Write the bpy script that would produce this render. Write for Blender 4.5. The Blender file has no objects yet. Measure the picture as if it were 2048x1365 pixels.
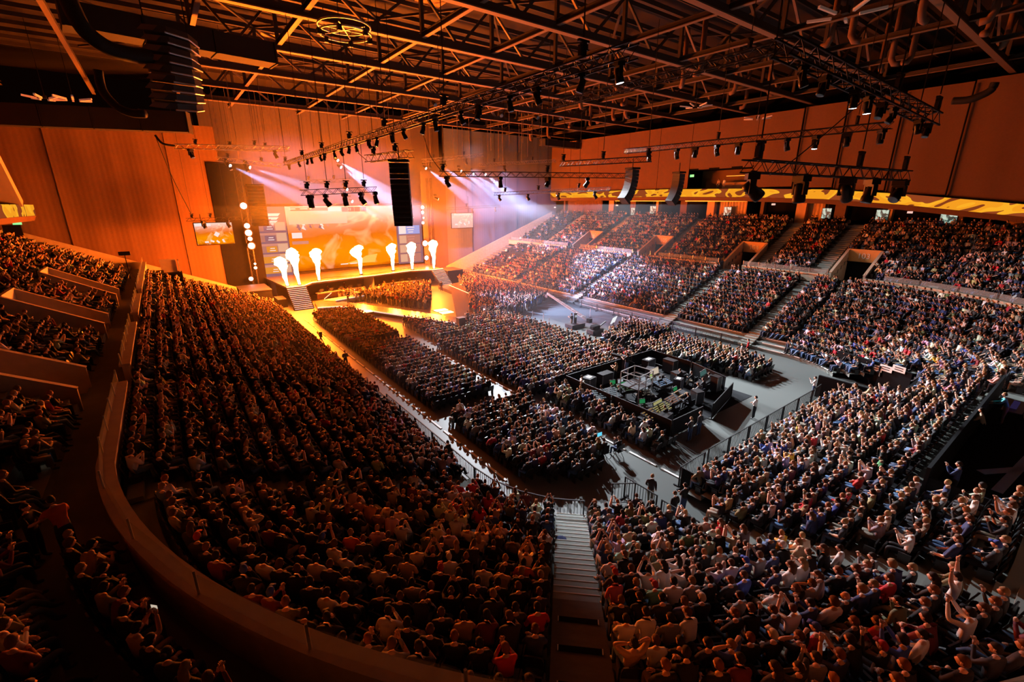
import bpy, bmesh, math, random
import numpy as np
from mathutils import Vector, Matrix, Euler, Quaternion
from math import radians as rad, pi, sin, cos, atan2, hypot, sqrt, tan

rnd = random.Random(7)
SC = bpy.context.scene
COL = SC.collection

# ------------------------------------------------------------------ camera
CAMH, FPX, PITCH, YAW = 15.0, 910.0, math.atan(282 / 910.0), rad(36.8)
cam_data = bpy.data.cameras.new('camera')
cam_data.sensor_width = 36.0
cam_data.lens = 36.0 * FPX / 2048.0
cam_data.clip_end = 400
cam_data.clip_start = 0.2
cam = bpy.data.objects.new('camera', cam_data)
cam.location = (0, 0, CAMH)
cam.rotation_euler = (pi / 2 - PITCH, 0, -YAW)
COL.objects.link(cam)
SC.camera = cam

# ------------------------------------------------------------------ world, exposure
w = bpy.data.worlds.new('hall_dark')
w.use_nodes = True
w.node_tree.nodes['Background'].inputs[0].default_value = (0.35, 0.08, 0.03, 1)
w.node_tree.nodes['Background'].inputs[1].default_value = 0.006
SC.world = w
SC.view_settings.view_transform = 'Standard'
SC.view_settings.look = 'None'
SC.view_settings.gamma = 1
SC.view_settings.use_curve_mapping = False
SC.view_settings.exposure = 0.0
SC.cycles.max_bounces = 4
SC.cycles.diffuse_bounces = 2
SC.cycles.glossy_bounces = 2
SC.cycles.transparent_max_bounces = 6
SC.cycles.transmission_bounces = 4
SC.cycles.volume_bounces = 0
SC.cycles.sample_clamp_indirect = 4
SC.cycles.sample_clamp_direct = 0
SC.cycles.use_denoising = True

# ------------------------------------------------------------------ stage and rig lights, then added washes and fills
def light(kind, name, loc, energy, color, radius=0.3, target=None, angle=40, blend=0.4):
    d = bpy.data.lights.new(name, kind)
    d.energy = energy
    d.color = color
    d.shadow_soft_size = radius
    if kind == 'SPOT':
        d.spot_size = rad(angle)
        d.spot_blend = blend
    o = bpy.data.objects.new(name, d)
    o.location = loc
    if target is not None:
        o.rotation_euler = (Vector(target) - Vector(loc)).to_track_quat('-Z', 'Y').to_euler()
    COL.objects.link(o)
    return o

FIRE = (1.0, 0.15, 0.003)
COOL = (0.86, 0.92, 1.0)
WARM = (1.0, 0.80, 0.70)
# flames: x, y, base z, height, energy
FLAMES = [(13.3, 72.8, 2.9, 4.3, 1.0), (14.9, 72.6, 2.9, 5.5, 1.0), (18.3, 74.9, 2.9, 5.0, 1.0),
          (25.8, 77.4, 2.9, 4.9, 1.6), (31.9, 78.2, 2.9, 4.8, 1.0), (35.2, 77.3, 2.9, 4.9, 1.0),
          (38.8, 75.8, 2.9, 5.2, 1.0)]
FLAME_W = 29000
for (x, y, z, h, e) in FLAMES:
    light('POINT', 'flame_glow', (x, y - 0.3, z + h * 0.72), FLAME_W * e, FIRE, 0.9)
# cool rig spots above the stage, aimed out into the hall (loc, target, watts, cone)
RIG_SPOTS = [
    ((46.0, 64.0, 27.5), (27.5, 15, 0), 330000, 30),
    ((39.0, 62.0, 27.5), (28, 34, 0), 150000, 44),
    ((52.0, 62.0, 27.5), (52, 14, 3), 130000, 40),
    ((34.0, 63.0, 27.5), (36, 22, 0), 110000, 36),
    ((55.0, 60.0, 27.5), (36, 8, 2), 260000, 29),
]
for a, b, e, ang in RIG_SPOTS:
    light('SPOT', 'rig_spot_beam', a, e, COOL, 0.25, b, ang, 0.6)
# narrow beams that show in the haze
BEAMS = [
    ((9.2, 75.5, 19.3), (24, 58, 10.0), 230000, 11),
    ((11.6, 75.5, 19.2), (32, 60, 11.0), 230000, 11),
    ((23.6, 75.5, 20.6), (40, 46, 2), 330000, 15),
    ((24.0, 75.5, 19.6), (42, 50, 0), 330000, 15),
    ((24.6, 75.5, 16.4), (40, 50, 2), 130000, 12),
    ((25.2, 75.5, 14.6), (40, 52, 1), 130000, 12),
    ((38.4, 75.5, 20.0), (52, 48, 2), 280000, 14),
    ((41.6, 75.5, 20.4), (55, 47, 3), 260000, 14),
    ((45.4, 75.5, 19.8), (60, 46, 1), 250000, 16),
    ((48.0, 75.5, 19.4), (62, 48, 2), 250000, 16),
    ((50.6, 75.5, 19.4), (56, 42, 1), 240000, 16),
    ((41.4, 77.0, 15.0), (66, 66, 5), 60000, 18),
]
for a, b, e, ang in BEAMS:
    light('SPOT', 'beam_light', a, e, (0.46, 0.58, 1.0), 0.10, b, ang, 0.35)
# added spots without lamps: cool on the drapes, orange up at the roof
light('SPOT', 'added_drape_light', (44, 70, 20), 24000, (0.38, 0.54, 1.0), 0.4, (60, 84, 7), 75, 0.8)
light('SPOT', 'added_drape_light', (52, 72, 20), 18000, (0.38, 0.54, 1.0), 0.4, (64, 84, 9), 75, 0.8)
light('SPOT', 'added_drape_light', (20, 79, 21), 9000, (0.62, 0.60, 1.0), 0.4, (20, 92, 16), 90, 0.8)
light('SPOT', 'added_drape_light', (34, 79, 21), 9000, (0.62, 0.60, 1.0), 0.4, (34, 92, 16), 90, 0.8)
light('SPOT', 'added_roof_light', (14, 68, 4), 120000, (1, .17, .004), 0.5, (10, 46, 28), 62, 0.9)
light('SPOT', 'added_roof_light', (24, 66, 3), 90000, (1, .17, .004), 0.5, (20, 48, 28), 62, 0.9)
# added fill spots without fixtures; the first stands in for ribbon glow behind
light('SPOT', 'added_fill_spot', (12, -14, 25), 1000, (1, 0.28, 0.10), 0.5, (15, 7, 3), 60, 0.9)
light('SPOT', 'added_fill_spot', (40, 30, 25), 1500, (1, 0.8, 0.7), 0.5, (62, 14, 6), 60, 0.9)
light('SPOT', 'added_fill_spot', (30, 56, 25), 4000, (1, 0.42, 0.20), 0.5, (68, 44, 8), 60, 0.9)
light('SPOT', 'added_fill_spot', (22, 52, 26), 2000, (1, 0.20, 0.04), 0.5, (3, 14, 4), 60, 0.9)

# ------------------------------------------------------------------ materials
MATS = {}
def mat(name, color, rough=0.6, metal=0.0, var=0.0, scale=3.0, bump=0.0, emit=None, estr=0.0, spec=0.4):
    if name in MATS:
        return MATS[name]
    m = bpy.data.materials.new(name)
    m.use_nodes = True
    nt = m.node_tree
    b = nt.nodes['Principled BSDF']
    b.inputs['Base Color'].default_value = (*color, 1)
    b.inputs['Roughness'].default_value = rough
    b.inputs['Metallic'].default_value = metal
    b.inputs['Specular IOR Level'].default_value = spec
    if emit is not None:
        b.inputs['Emission Color'].default_value = (*emit, 1)
        b.inputs['Emission Strength'].default_value = estr
    if var > 0 or bump > 0:
        tc = nt.nodes.new('ShaderNodeTexCoord')
        n = nt.nodes.new('ShaderNodeTexNoise')
        n.inputs['Scale'].default_value = scale
        n.inputs['Detail'].default_value = 4
        nt.links.new(tc.outputs['Object'], n.inputs['Vector'])
        if var > 0:
            r = nt.nodes.new('ShaderNodeMapRange')
            r.inputs['To Min'].default_value = 1 - var
            r.inputs['To Max'].default_value = 1 + var
            nt.links.new(n.outputs['Fac'], r.inputs['Value'])
            mx = nt.nodes.new('ShaderNodeMix')
            mx.data_type = 'RGBA'
            mx.blend_type = 'MULTIPLY'
            mx.inputs['Factor'].default_value = 1
            mx.inputs['A'].default_value = (*color, 1)
            nt.links.new(r.outputs['Result'], mx.inputs['B'])
            nt.links.new(mx.outputs['Result'], b.inputs['Base Color'])
        if bump > 0:
            bp = nt.nodes.new('ShaderNodeBump')
            bp.inputs['Strength'].default_value = bump
            bp.inputs['Distance'].default_value = 0.02
            nt.links.new(n.outputs['Fac'], bp.inputs['Height'])
            nt.links.new(bp.outputs['Normal'], b.inputs['Normal'])
    MATS[name] = m
    return m

M_floor = mat('hall_floor_vinyl', (0.115, 0.125, 0.118), 0.45, var=0.35, scale=0.55, bump=0.05, spec=0.3)
M_conc = mat('tier_concrete', (0.17, 0.185, 0.165), 0.8, var=0.25, scale=1.2, bump=0.1)
M_step = mat('step_grey', (0.30, 0.33, 0.29), 0.7, var=0.2, scale=4, bump=0.1)
M_nose = mat('step_nosing', (0.75, 0.75, 0.70), 0.5)
M_wood = mat('dark_step_boards', (0.13, 0.11, 0.075), 0.6, var=0.35, scale=3)
M_par = mat('parapet_plywood', (0.52, 0.42, 0.30), 0.6, var=0.25, scale=2.5, bump=0.06)
M_draped = mat('stage_drape_dark', (0.11, 0.09, 0.105), 0.95, var=0.12, scale=6)
M_drape = mat('hall_drape', (0.115, 0.145, 0.21), 0.95, var=0.12, scale=6)
M_drapeb = mat('side_drape', (0.175, 0.092, 0.045), 0.95, var=0.12, scale=6)
M_black = mat('stage_black', (0.010, 0.010, 0.011), 0.9, spec=0.05)
M_scrim = mat('black_scrim', (0.016, 0.017, 0.019), 0.9, var=0.3, scale=8, spec=0.1)
M_blkmetal = mat('black_steel', (0.018, 0.018, 0.02), 0.42, metal=0.3)
M_steel = mat('truss_steel', (0.50, 0.50, 0.52), 0.35, metal=0.85)
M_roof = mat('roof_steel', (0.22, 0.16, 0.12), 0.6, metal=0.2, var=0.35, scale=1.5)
M_roofshade = mat('roof_steel_shaded', (0.055, 0.042, 0.035), 0.7, var=0.3, scale=1.5)  # roof steel with shade put into its colour, for upper and side parts
M_ceil = mat('roof_deck', (0.03, 0.022, 0.02), 0.9, var=0.3, scale=0.7)
M_duct = mat('duct_black', (0.03, 0.026, 0.026), 0.85, var=0.2)
M_hose = mat('duct_hose', (0.20, 0.11, 0.07), 0.7)
M_seat = mat('seat_black_plastic', (0.020, 0.020, 0.022), 0.32, spec=0.6)
M_seatpad = mat('seat_pad_cream', (0.42, 0.33, 0.22), 0.7)
M_deck = mat('stage_deck_gloss', (0.10, 0.085, 0.075), 0.25, var=0.2, scale=0.8)
M_white = mat('white_edge', (0.45, 0.45, 0.44), 0.5)
M_glass = mat('rail_glass', (0.55, 0.6, 0.58), 0.1)
M_alu = mat('aluminium', (0.6, 0.6, 0.6), 0.35, metal=0.8)
M_case = mat('flight_case', (0.05, 0.05, 0.055), 0.5, var=0.2)
M_cable = mat('black_cable', (0.012, 0.012, 0.012), 0.7)
M_tube = mat('faint_glow_tube', (0.8, 0.72, 0.66), 0.4, emit=(1, 0.65, 0.5), estr=0.05)  # tubes glow faintly by themselves
M_lamp = mat('lamp_white', (0.9, 0.9, 0.9), 0.4, emit=(0.86, 0.9, 1.0), estr=14)
M_lampdim = mat('lamp_glass', (0.05, 0.055, 0.07), 0.1, emit=(0.8, 0.88, 1.0), estr=0.02)
M_blind = mat('blinder_lamp', (1, 1, 1), 0.4, emit=(1.0, 0.95, 0.95), estr=9)
M_edge = mat('led_edge_strip', (0.9, 0.9, 0.9), 0.4, emit=(1.0, 0.72, 0.42), estr=1.2)
M_edgew = mat('white_led_strip', (0.9, 0.9, 0.9), 0.4, emit=(0.95, 0.92, 0.9), estr=0.5)
M_warmstrip = mat('warm_cove_strip', (0.9, 0.6, 0.3), 0.4, emit=(1.0, 0.36, 0.03), estr=1.6)
M_exit = mat('exit_sign_green', (0.1, 0.5, 0.2), 0.4, emit=(0.25, 0.9, 0.3), estr=1.2)
M_paper = mat('paper_white', (0.78, 0.76, 0.72), 0.8)
M_ink = mat('ink_black', (0.02, 0.02, 0.02), 0.8)
M_orangewall = mat('orange_panel', (0.62, 0.36, 0.12), 0.6, var=0.15)

def transp(m, alpha):
    m.node_tree.nodes['Principled BSDF'].inputs['Alpha'].default_value = alpha
transp(M_glass, 0.16)

# ------------------------------------------------------------------ object helpers
def link(o, parent=None):
    COL.objects.link(o)
    if parent is not None:
        o.parent = parent
    return o
def tag(o, label, cat, group=None, kind=None):
    o['label'] = label
    o['category'] = cat
    if group: o['group'] = group
    if kind: o['kind'] = kind
    return o
def thing(name, loc, label, cat, group=None, rz=0.0):
    o = bpy.data.objects.new(name, None)
    o.empty_display_size = 0.2
    o.location = loc
    o.rotation_euler = (0, 0, rz)
    link(o)
    return tag(o, label, cat, group)
def struct(o):
    o['kind'] = 'structure'
    return o

CUBES = {}
def unit_cube(m):
    if m.name not in CUBES:
        me = bpy.data.meshes.new('box_' + m.name)
        v = [(-.5, -.5, -.5), (.5, -.5, -.5), (.5, .5, -.5), (-.5, .5, -.5), (-.5, -.5, .5), (.5, -.5, .5), (.5, .5, .5), (-.5, .5, .5)]
        f = [(0, 3, 2, 1), (4, 5, 6, 7), (0, 1, 5, 4), (1, 2, 6, 5), (2, 3, 7, 6), (3, 0, 4, 7)]
        me.from_pydata(v, [], f)
        me.materials.append(m)
        CUBES[m.name] = me
    return CUBES[m.name]
def box(name, loc, size, m, parent=None, rot=(0, 0, 0)):
    o = bpy.data.objects.new(name, unit_cube(m))
    o.location = loc
    o.scale = size
    o.rotation_euler = rot
    return link(o, parent)
def bar(name, a, b, wd, ht, m, parent=None):
    """box-section bar from a to b"""
    a = Vector(a); b = Vector(b)
    d = b - a
    o = bpy.data.objects.new(name, unit_cube(m))
    o.location = (a + b) / 2
    o.scale = (wd, d.length, ht)
    o.rotation_mode = 'QUATERNION'
    up = Vector((0, 0, 1))
    yv = d.normalized()
    if abs(yv.z) > 0.99:
        up = Vector((0, 1, 0))
    xv = yv.cross(up).normalized()
    zv = xv.cross(yv)
    o.rotation_quaternion = Matrix((xv, yv, zv)).transposed().to_quaternion()
    return link(o, parent)

class MB:
    """collects shapes into one mesh"""
    def __init__(s): s.v = []; s.f = []; s.mi = []
    def box(s, c, sz, mi=0, rz=0.0):
        i = len(s.v)
        cr, sr = cos(rz), sin(rz)
        for dz in (-.5, .5):
            for dx, dy in ((-.5, -.5), (.5, -.5), (.5, .5), (-.5, .5)):
                x, y = dx * sz[0], dy * sz[1]
                s.v.append((c[0] + x * cr - y * sr, c[1] + x * sr + y * cr, c[2] + dz * sz[2]))
        for f in ((0, 3, 2, 1), (4, 5, 6, 7), (0, 1, 5, 4), (1, 2, 6, 5), (2, 3, 7, 6), (3, 0, 4, 7)):
            s.f.append(tuple(i + k for k in f)); s.mi.append(mi)
    def tube(s, pts, r, n=6, mi=0, cap=True, r2=None):
        pts = [Vector(p) for p in pts]
        i0 = len(s.v)
        N = len(pts)
        for k, p in enumerate(pts):
            d = (pts[min(k + 1, N - 1)] - pts[max(k - 1, 0)]).normalized()
            up = Vector((0, 0, 1)) if abs(d.z) < 0.95 else Vector((1, 0, 0))
            xv = d.cross(up).normalized(); yv = xv.cross(d)
            rr = r if r2 is None else r + (r2 - r) * k / (N - 1)
            if isinstance(r, (list, tuple)): rr = r[k]
            for j in range(n):
                a = 2 * pi * j / n
                s.v.append(tuple(p + xv * rr * cos(a) + yv * rr * sin(a)))
        for k in range(N - 1):
            for j in range(n):
                a = i0 + k * n + j; b = i0 + k * n + (j + 1) % n
                s.f.append((a, b, b + n, a + n)); s.mi.append(mi)
        if cap:
            s.f.append(tuple(i0 + j for j in range(n))[::-1]); s.mi.append(mi)
            s.f.append(tuple(i0 + (N - 1) * n + j for j in range(n))); s.mi.append(mi)
    def poly(s, vs, fs, mi=0):
        i = len(s.v)
        s.v += [tuple(v) for v in vs]
        for f in fs:
            s.f.append(tuple(i + k for k in f)); s.mi.append(mi)
    def prism(s, outline, z0, z1, mi=0):
        """vertical prism from an xy outline (ccw)"""
        n = len(outline); i = len(s.v)
        s.v += [(x, y, z0) for x, y in outline] + [(x, y, z1) for x, y in outline]
        s.f.append(tuple(range(i + n, i + 2 * n))); s.mi.append(mi)
        s.f.append(tuple(range(i + n - 1, i - 1, -1))); s.mi.append(mi)
        for k in range(n):
            s.f.append((i + k, i + (k + 1) % n, i + n + (k + 1) % n, i + n + k)); s.mi.append(mi)
    def lathe(s, prof, c=(0, 0, 0), n=12, mi=0):
        i = len(s.v)
        for r, z in prof:
            for j in range(n):
                a = 2 * pi * j / n
                s.v.append((c[0] + r * cos(a), c[1] + r * sin(a), c[2] + z))
        for k in range(len(prof) - 1):
            for j in range(n):
                a = i + k * n + j; b = i + k * n + (j + 1) % n
                s.f.append((a, b, b + n, a + n)); s.mi.append(mi)
        s.f.append(tuple(i + j for j in range(n))[::-1]); s.mi.append(mi)
        s.f.append(tuple(i + (len(prof) - 1) * n + j for j in range(n))); s.mi.append(mi)
    def mesh(s, name, mats, smooth=False):
        me = bpy.data.meshes.new(name)
        me.from_pydata(s.v, [], s.f)
        for m in (mats if isinstance(mats, (list, tuple)) else [mats]):
            me.materials.append(m)
        if any(s.mi):
            me.polygons.foreach_set('material_index', s.mi)
        if smooth:
            me.polygons.foreach_set('use_smooth', [True] * len(me.polygons))
        me.update()
        return me
    def obj(s, name, mats, parent=None, smooth=False):
        return link(bpy.data.objects.new(name, s.mesh(name, mats, smooth)), parent)
def inst(name, me, parent=None, loc=(0, 0, 0), rot=(0, 0, 0), scale=(1, 1, 1)):
    o = bpy.data.objects.new(name, me)
    o.location = loc; o.rotation_euler = rot; o.scale = scale
    return link(o, parent)
def text_mesh(body, size, m, name='lettering', parent=None, loc=(0, 0, 0), rot=(0, 0, 0), ext=0.01):
    cu = bpy.data.curves.new(name, 'FONT')
    cu.body = body; cu.size = size; cu.extrude = ext
    cu.align_x = 'CENTER'; cu.align_y = 'CENTER'
    to = bpy.data.objects.new(name, cu)
    COL.objects.link(to)
    dg = bpy.context.evaluated_depsgraph_get()
    me = bpy.data.meshes.new_from_object(to.evaluated_get(dg))
    bpy.data.objects.remove(to)
    me.materials.clear(); me.materials.append(m)
    return inst(name, me, parent, loc, rot)

def attach(child, parent):
    child.parent = parent
    child.matrix_parent_inverse = parent.matrix_basis.inverted()
    return child
ORD = ['zeroth', 'first', 'second', 'third', 'fourth', 'fifth', 'sixth', 'seventh', 'eighth', 'ninth', 'tenth', 'eleventh', 'twelfth',
       'thirteenth', 'fourteenth', 'fifteenth', 'sixteenth', 'seventeenth', 'eighteenth', 'nineteenth', 'twentieth']

_TENS = ['', '', 'twenty', 'thirty', 'forty', 'fifty', 'sixty', 'seventy', 'eighty', 'ninety']
def ordw(n):
    if n <= 20: return ORD[n]
    t, u = divmod(n, 10)
    if n >= 100: return 'hundred-and-' + ordw(n - 100)
    return (_TENS[t][:-1] + 'ieth') if u == 0 else _TENS[t] + '-' + ORD[u]

# pixel helpers (photograph 2048x1365) used only to find where real things stand
_F = (sin(YAW), cos(YAW)); _R = (cos(YAW), -sin(YAW))
def ray(px, py):
    x = px - 1024; u = 682.5 - py
    fw = FPX * cos(PITCH) + u * sin(PITCH); up = u * cos(PITCH) - FPX * sin(PITCH)
    return (fw * _F[0] + x * _R[0], fw * _F[1] + x * _R[1], up)
def at_z(px, py, z):
    d = ray(px, py); t = (z - CAMH) / d[2]
    return Vector((d[0] * t, d[1] * t, z))
def at_y(px, py, y):
    d = ray(px, py); t = y / d[1]
    return Vector((d[0] * t, y, CAMH + d[2] * t))
def at_x(px, py, x):
    d = ray(px, py); t = x / d[0]
    return Vector((x, d[1] * t, CAMH + d[2] * t))
def proj(p):
    fw = p[0] * _F[0] + p[1] * _F[1]; r = p[0] * _R[0] + p[1] * _R[1]; u = p[2] - CAMH
    c = fw * cos(PITCH) - u * sin(PITCH); v = u * cos(PITCH) + fw * sin(PITCH)
    if c <= 0.3: return None
    return (1024 + FPX * r / c, 682.5 - FPX * v / c, c)

# ================================================================== THE HALL
XL, XR, YN, RC = 11.5, 47.0, 11.5, 7.0        # arena floor edge: left, right, near; corner radius
YEND = 83.0
CLX, CRX, CY = XL + RC, XR - RC, YN + RC
def zrow_low(k): return 0.35 + 0.335 * k
def zrow_up(k): return 6.1 + 0.42 * k
ROWD = 0.85
def path(d, n_arc=28, dl=1.0):
    """points of the bowl curve offset by d, from the left stage end round to the right stage end: (x, y, inward heading)"""
    out = []
    n = int((YEND - CY) / dl)
    for i in range(n): out.append((XL - d, YEND - (YEND - CY) * i / n, 0.0))
    for i in range(n_arc):
        a = pi + (pi / 2) * i / n_arc
        out.append((CLX + (RC + d) * cos(a), CY + (RC + d) * sin(a), a - pi))
    n2 = int((CRX - CLX) / dl)
    for i in range(n2): out.append((CLX + (CRX - CLX) * i / n2, YN - d, pi / 2))
    for i in range(n_arc):
        a = 1.5 * pi + (pi / 2) * i / n_arc
        out.append((CRX + (RC + d) * cos(a), CY + (RC + d) * sin(a), a - pi))
    for i in range(n + 1): out.append((XR + d, CY + (YEND - CY) * i / n, pi))
    return out
def dist_out(x, y):
    if y < CY:
        if x < CLX: return hypot(x - CLX, y - CY) - RC
        if x > CRX: return hypot(x - CRX, y - CY) - RC
        return YN - y
    return XL - x if x < 29 else x - XR
LVOM = [56.0, 43.3, 29.0]
RVOM = [62.8, 47.3, 32.2, 19.0]
def cut_low(x, y):
    if 16.9 < x < 20.0 and y > 8.3 and y < 14: return True          # near entry tunnel
    if 39.6 < x < 45.6 and 7.0 < y < 14: return True                # corner tunnel
    if 22.6 < x < 38 and y < 2.6: return True                       # camera platform
    return False
def cut_up(x, y, d):
    if d < 20.4:
        for v in LVOM:
            if x < 5 and abs(y - v) < 1.7: return True
        for v in RVOM:
            if x > 50 and abs(y - v) < 1.7: return True
    if 22.6 < x < 38 and y < 2.6: return True
    return False

floor = struct(box('floor', (29, 40, -0.15), (170, 140, 0.3), M_floor))

def terrace(name, d0, n, zf, cut, m, z_under):
    b = MB()
    ds = [d0 + ROWD * k for k in range(n + 1)]
    rings = [path(d) for d in ds]
    N = len(rings[0])
    for k in range(n):
        z = zf(k)
        zp = zf(k - 1) if k else z_under
        for i in range(N - 1):
            A, B, C_, D = rings[k][i], rings[k][i + 1], rings[k + 1][i + 1], rings[k + 1][i]
            cx, cy = (A[0] + B[0] + C_[0] + D[0]) / 4, (A[1] + B[1] + C_[1] + D[1]) / 4
            if cut(cx, cy, ds[k]): continue
            b.poly([(A[0], A[1], z), (B[0], B[1], z), (C_[0], C_[1], z), (D[0], D[1], z)], [(0, 3, 2, 1)])
            b.poly([(A[0], A[1], zp), (B[0], B[1], zp), (B[0], B[1], z), (A[0], A[1], z)], [(0, 3, 2, 1)])
    return struct(b.obj(name, m))
terrace('floor_lower_tier', 0.6, 16, zrow_low, lambda x, y, d: cut_low(x, y), M_conc, 0.0)
terrace('floor_upper_tier', 16.0, 14, zrow_up, cut_up, M_conc, 5.7)
# walkway behind the parapet
b = MB()
r0, r1 = path(14.2), path(16.0)
for i in range(len(r0) - 1):
    A, B, C_, D = r0[i], r0[i + 1], r1[i + 1], r1[i]
    if 22.6 < A[0] < 38 and A[1] < 2.6: continue
    b.poly([(A[0], A[1], 5.7), (B[0], B[1], 5.7), (C_[0], C_[1], 5.7), (D[0], D[1], 5.7)], [(0, 3, 2, 1)])
    b.poly([(A[0], A[1], 5.0), (B[0], B[1], 5.0), (B[0], B[1], 5.7), (A[0], A[1], 5.7)], [(0, 3, 2, 1)])
struct(b.obj('floor_balcony_walk', M_conc))

# balcony parapets between the vomitories
def inwall_gap(x, y):
    if x < 5:
        for v in LVOM:
            if abs(y - v) < 1.5: return True
    if x > 50:
        for v in RVOM:
            if abs(y - v) < 1.5: return True
    return 22.6 < x < 38 and y < 2.6
def wall_strip(pts, d_in, d_out, z0, z1):
    """solid curved strip along consecutive path points given as (inner, outer)"""
    b = MB()
    n = len(pts)
    v = []
    for (ix, iy, ox, oy) in pts:
        v += [(ix, iy, z0), (ix, iy, z1), (ox, oy, z1), (ox, oy, z0)]
    f = []
    for i in range(n - 1):
        a = i * 4; c = a + 4
        for j in range(4):
            f.append((a + j, c + j, c + (j + 1) % 4, a + (j + 1) % 4))
    f.append((0, 1, 2, 3)); e = (n - 1) * 4
    f.append((e + 3, e + 2, e + 1, e))
    b.poly(v, f)
    return b
PD0, PD1 = 14.2, 14.5
def ppath(d):
    out = []
    for (x, y, h) in path(d, 40, 0.5):
        if x < CLX and y < CY:      # the parapet cuts the near corner a little tighter than the rows
            k = 0.9 * sin(2 * (h + pi - pi)) if 0 <= h <= pi / 2 else 0
            x += cos(h) * k; y += sin(h) * k
        out.append((x, y, h))
    return out
fine = ppath(PD0), ppath(PD1), ppath(PD0 - 0.06), ppath(PD1 + 0.12)
runs, cur = [], []
for i in range(len(fine[0])):
    if inwall_gap(fine[0][i][0], fine[0][i][1]):
        if len(cur) > 3: runs.append(cur)
        cur = []
    else: cur.append(i)
if len(cur) > 3: runs.append(cur)
PARAPETS = runs
for r in runs:
    pts = [(fine[0][i][0], fine[0][i][1], fine[1][i][0], fine[1][i][1]) for i in r]
    o = struct(wall_strip(pts, PD0, PD1, 4.6, 6.55).obj('wall_balcony', M_par))
    pts = [(fine[2][i][0], fine[2][i][1], fine[3][i][0], fine[3][i][1]) for i in r]
    c = wall_strip(pts, 0, 0, 6.55, 6.68).obj('parapet_cap', M_par, o)
    # end trims facing the gap
# glass balustrade with posts above each parapet section
for q, r in enumerate(runs):
    i0 = r[len(r) // 2]
    mx, my = fine[0][i0][0], fine[0][i0][1]
    where = 'on the left parapet' if mx < 2 and my > 16 else ('on the right parapet' if mx > 50 else 'on the curved near parapet')
    t = thing('glass_balustrade', (0, 0, 0), 'low clear glass balustrade %s, %s section from the stage' % (where, ORD[(q + 1) if mx < 50 else len(runs) - q]), 'balustrade')
    st = 4
    for a in range(0, len(r) - st, st):
        p, n_ = fine[1][r[a]], fine[1][r[a + st]]
        A = Vector((p[0], p[1], 6.68)); B = Vector((n_[0], n_[1], 6.68))
        bar('post', A, A + Vector((0, 0, 0.62)), 0.05, 0.05, M_alu, t)
        mid = (A + B) / 2
        dv = B - A
        o = box('pane', (mid.x, mid.y, 6.68 + 0.30), (dv.length * 0.95, 0.02, 0.5), M_glass, t, (0, 0, atan2(dv.y, dv.x)))
    p = fine[1][r[-1]]
    bar('post', (p[0], p[1], 6.68), (p[0], p[1], 7.3), 0.05, 0.05, M_alu, t)

# vomitories: side walls that climb with the rows, back wall with the block number
def vom(side, yv, num=None, w=1.7):
    s = -1 if side == 'L' else 1
    X0 = (XL - 15.9) if side == 'L' else (XR + 15.9)
    X1 = (XL - 20.4) if side == 'L' else (XR + 20.4)
    zt0, zt1 = 6.75, 6.1 + .49 * 4.4 + 0.95
    for q, yy in enumerate((yv - w, yv + w)):
        b = MB()
        t = 0.11
        v = []
        for ya in (yy - t, yy + t):
            v += [(X0, ya, 4.9), (X1, ya, 4.9), (X1, ya, zt1), (X0, ya, zt0)]
        b.poly(v, [(0, 1, 2, 3), (7, 6, 5, 4), (0, 4, 5, 1), (1, 5, 6, 2), (2, 6, 7, 3), (3, 7, 4, 0)])
        o = struct(b.obj('wall_vomitory', M_par))
        bar('trim', (X0 - 0.02 * s, yy, zt0 + .03), (X1, yy, zt1 + .03), 0.3, 0.07, M_par, o)
    # back wall above the opening
    o = struct(box('wall_vomitory_back', (X1, yv, 8.55), (0.2, 2 * w, 1.5), M_par if num is None else M_orangewall))
    attach(box('lintel', (X1 - s * 0.12, yv, 7.75), (0.12, 2 * w, 0.12), M_black), o)
    if num:
        attach(text_mesh(num, 0.9, M_nose, 'block_number', None, (X1 - s * 0.13, yv, 8.5), (pi / 2, 0, -s * pi / 2)), o)
    struct(box('shade_vomitory', (X1 + s * 0.5, yv, 6.7), (0.2, 2 * w, 2.2), M_black))  # black sheet stands for the dark inside the opening
    struct(box('floor_vomitory', ((X0 + X1) / 2, yv, 5.2), (abs(X1 - X0), 2 * w, 0.5), M_conc))
for v in LVOM: vom('L', v)
for v, n in zip(RVOM, ('106', '105', '104', '103')): vom('R', v, n)

# sloped end walls of the stands at the stage end
def slope_wall(name, xa, za, xb, zb, y, th, m, depth):
    b = MB()
    v = []
    for yy in (y, y + th):
        v += [(xa, yy, za - depth), (xb, yy, zb - depth), (xb, yy, zb), (xa, yy, za)]
    b.poly(v, [(0, 1, 2, 3), (7, 6, 5, 4), (0, 4, 5, 1), (1, 5, 6, 2), (2, 6, 7, 3), (3, 7, 4, 0)])
    return struct(b.obj(name, m))
slope_wall('wall_end_left', 8.6, 1.5, -14.5, 11.3, 83.2, 0.3, M_par, 3.2)
slope_wall('wall_end_right', 45.5, 2.0, 74.0, 12.4, 83.2, 0.3, M_par, 3.0)

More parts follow.
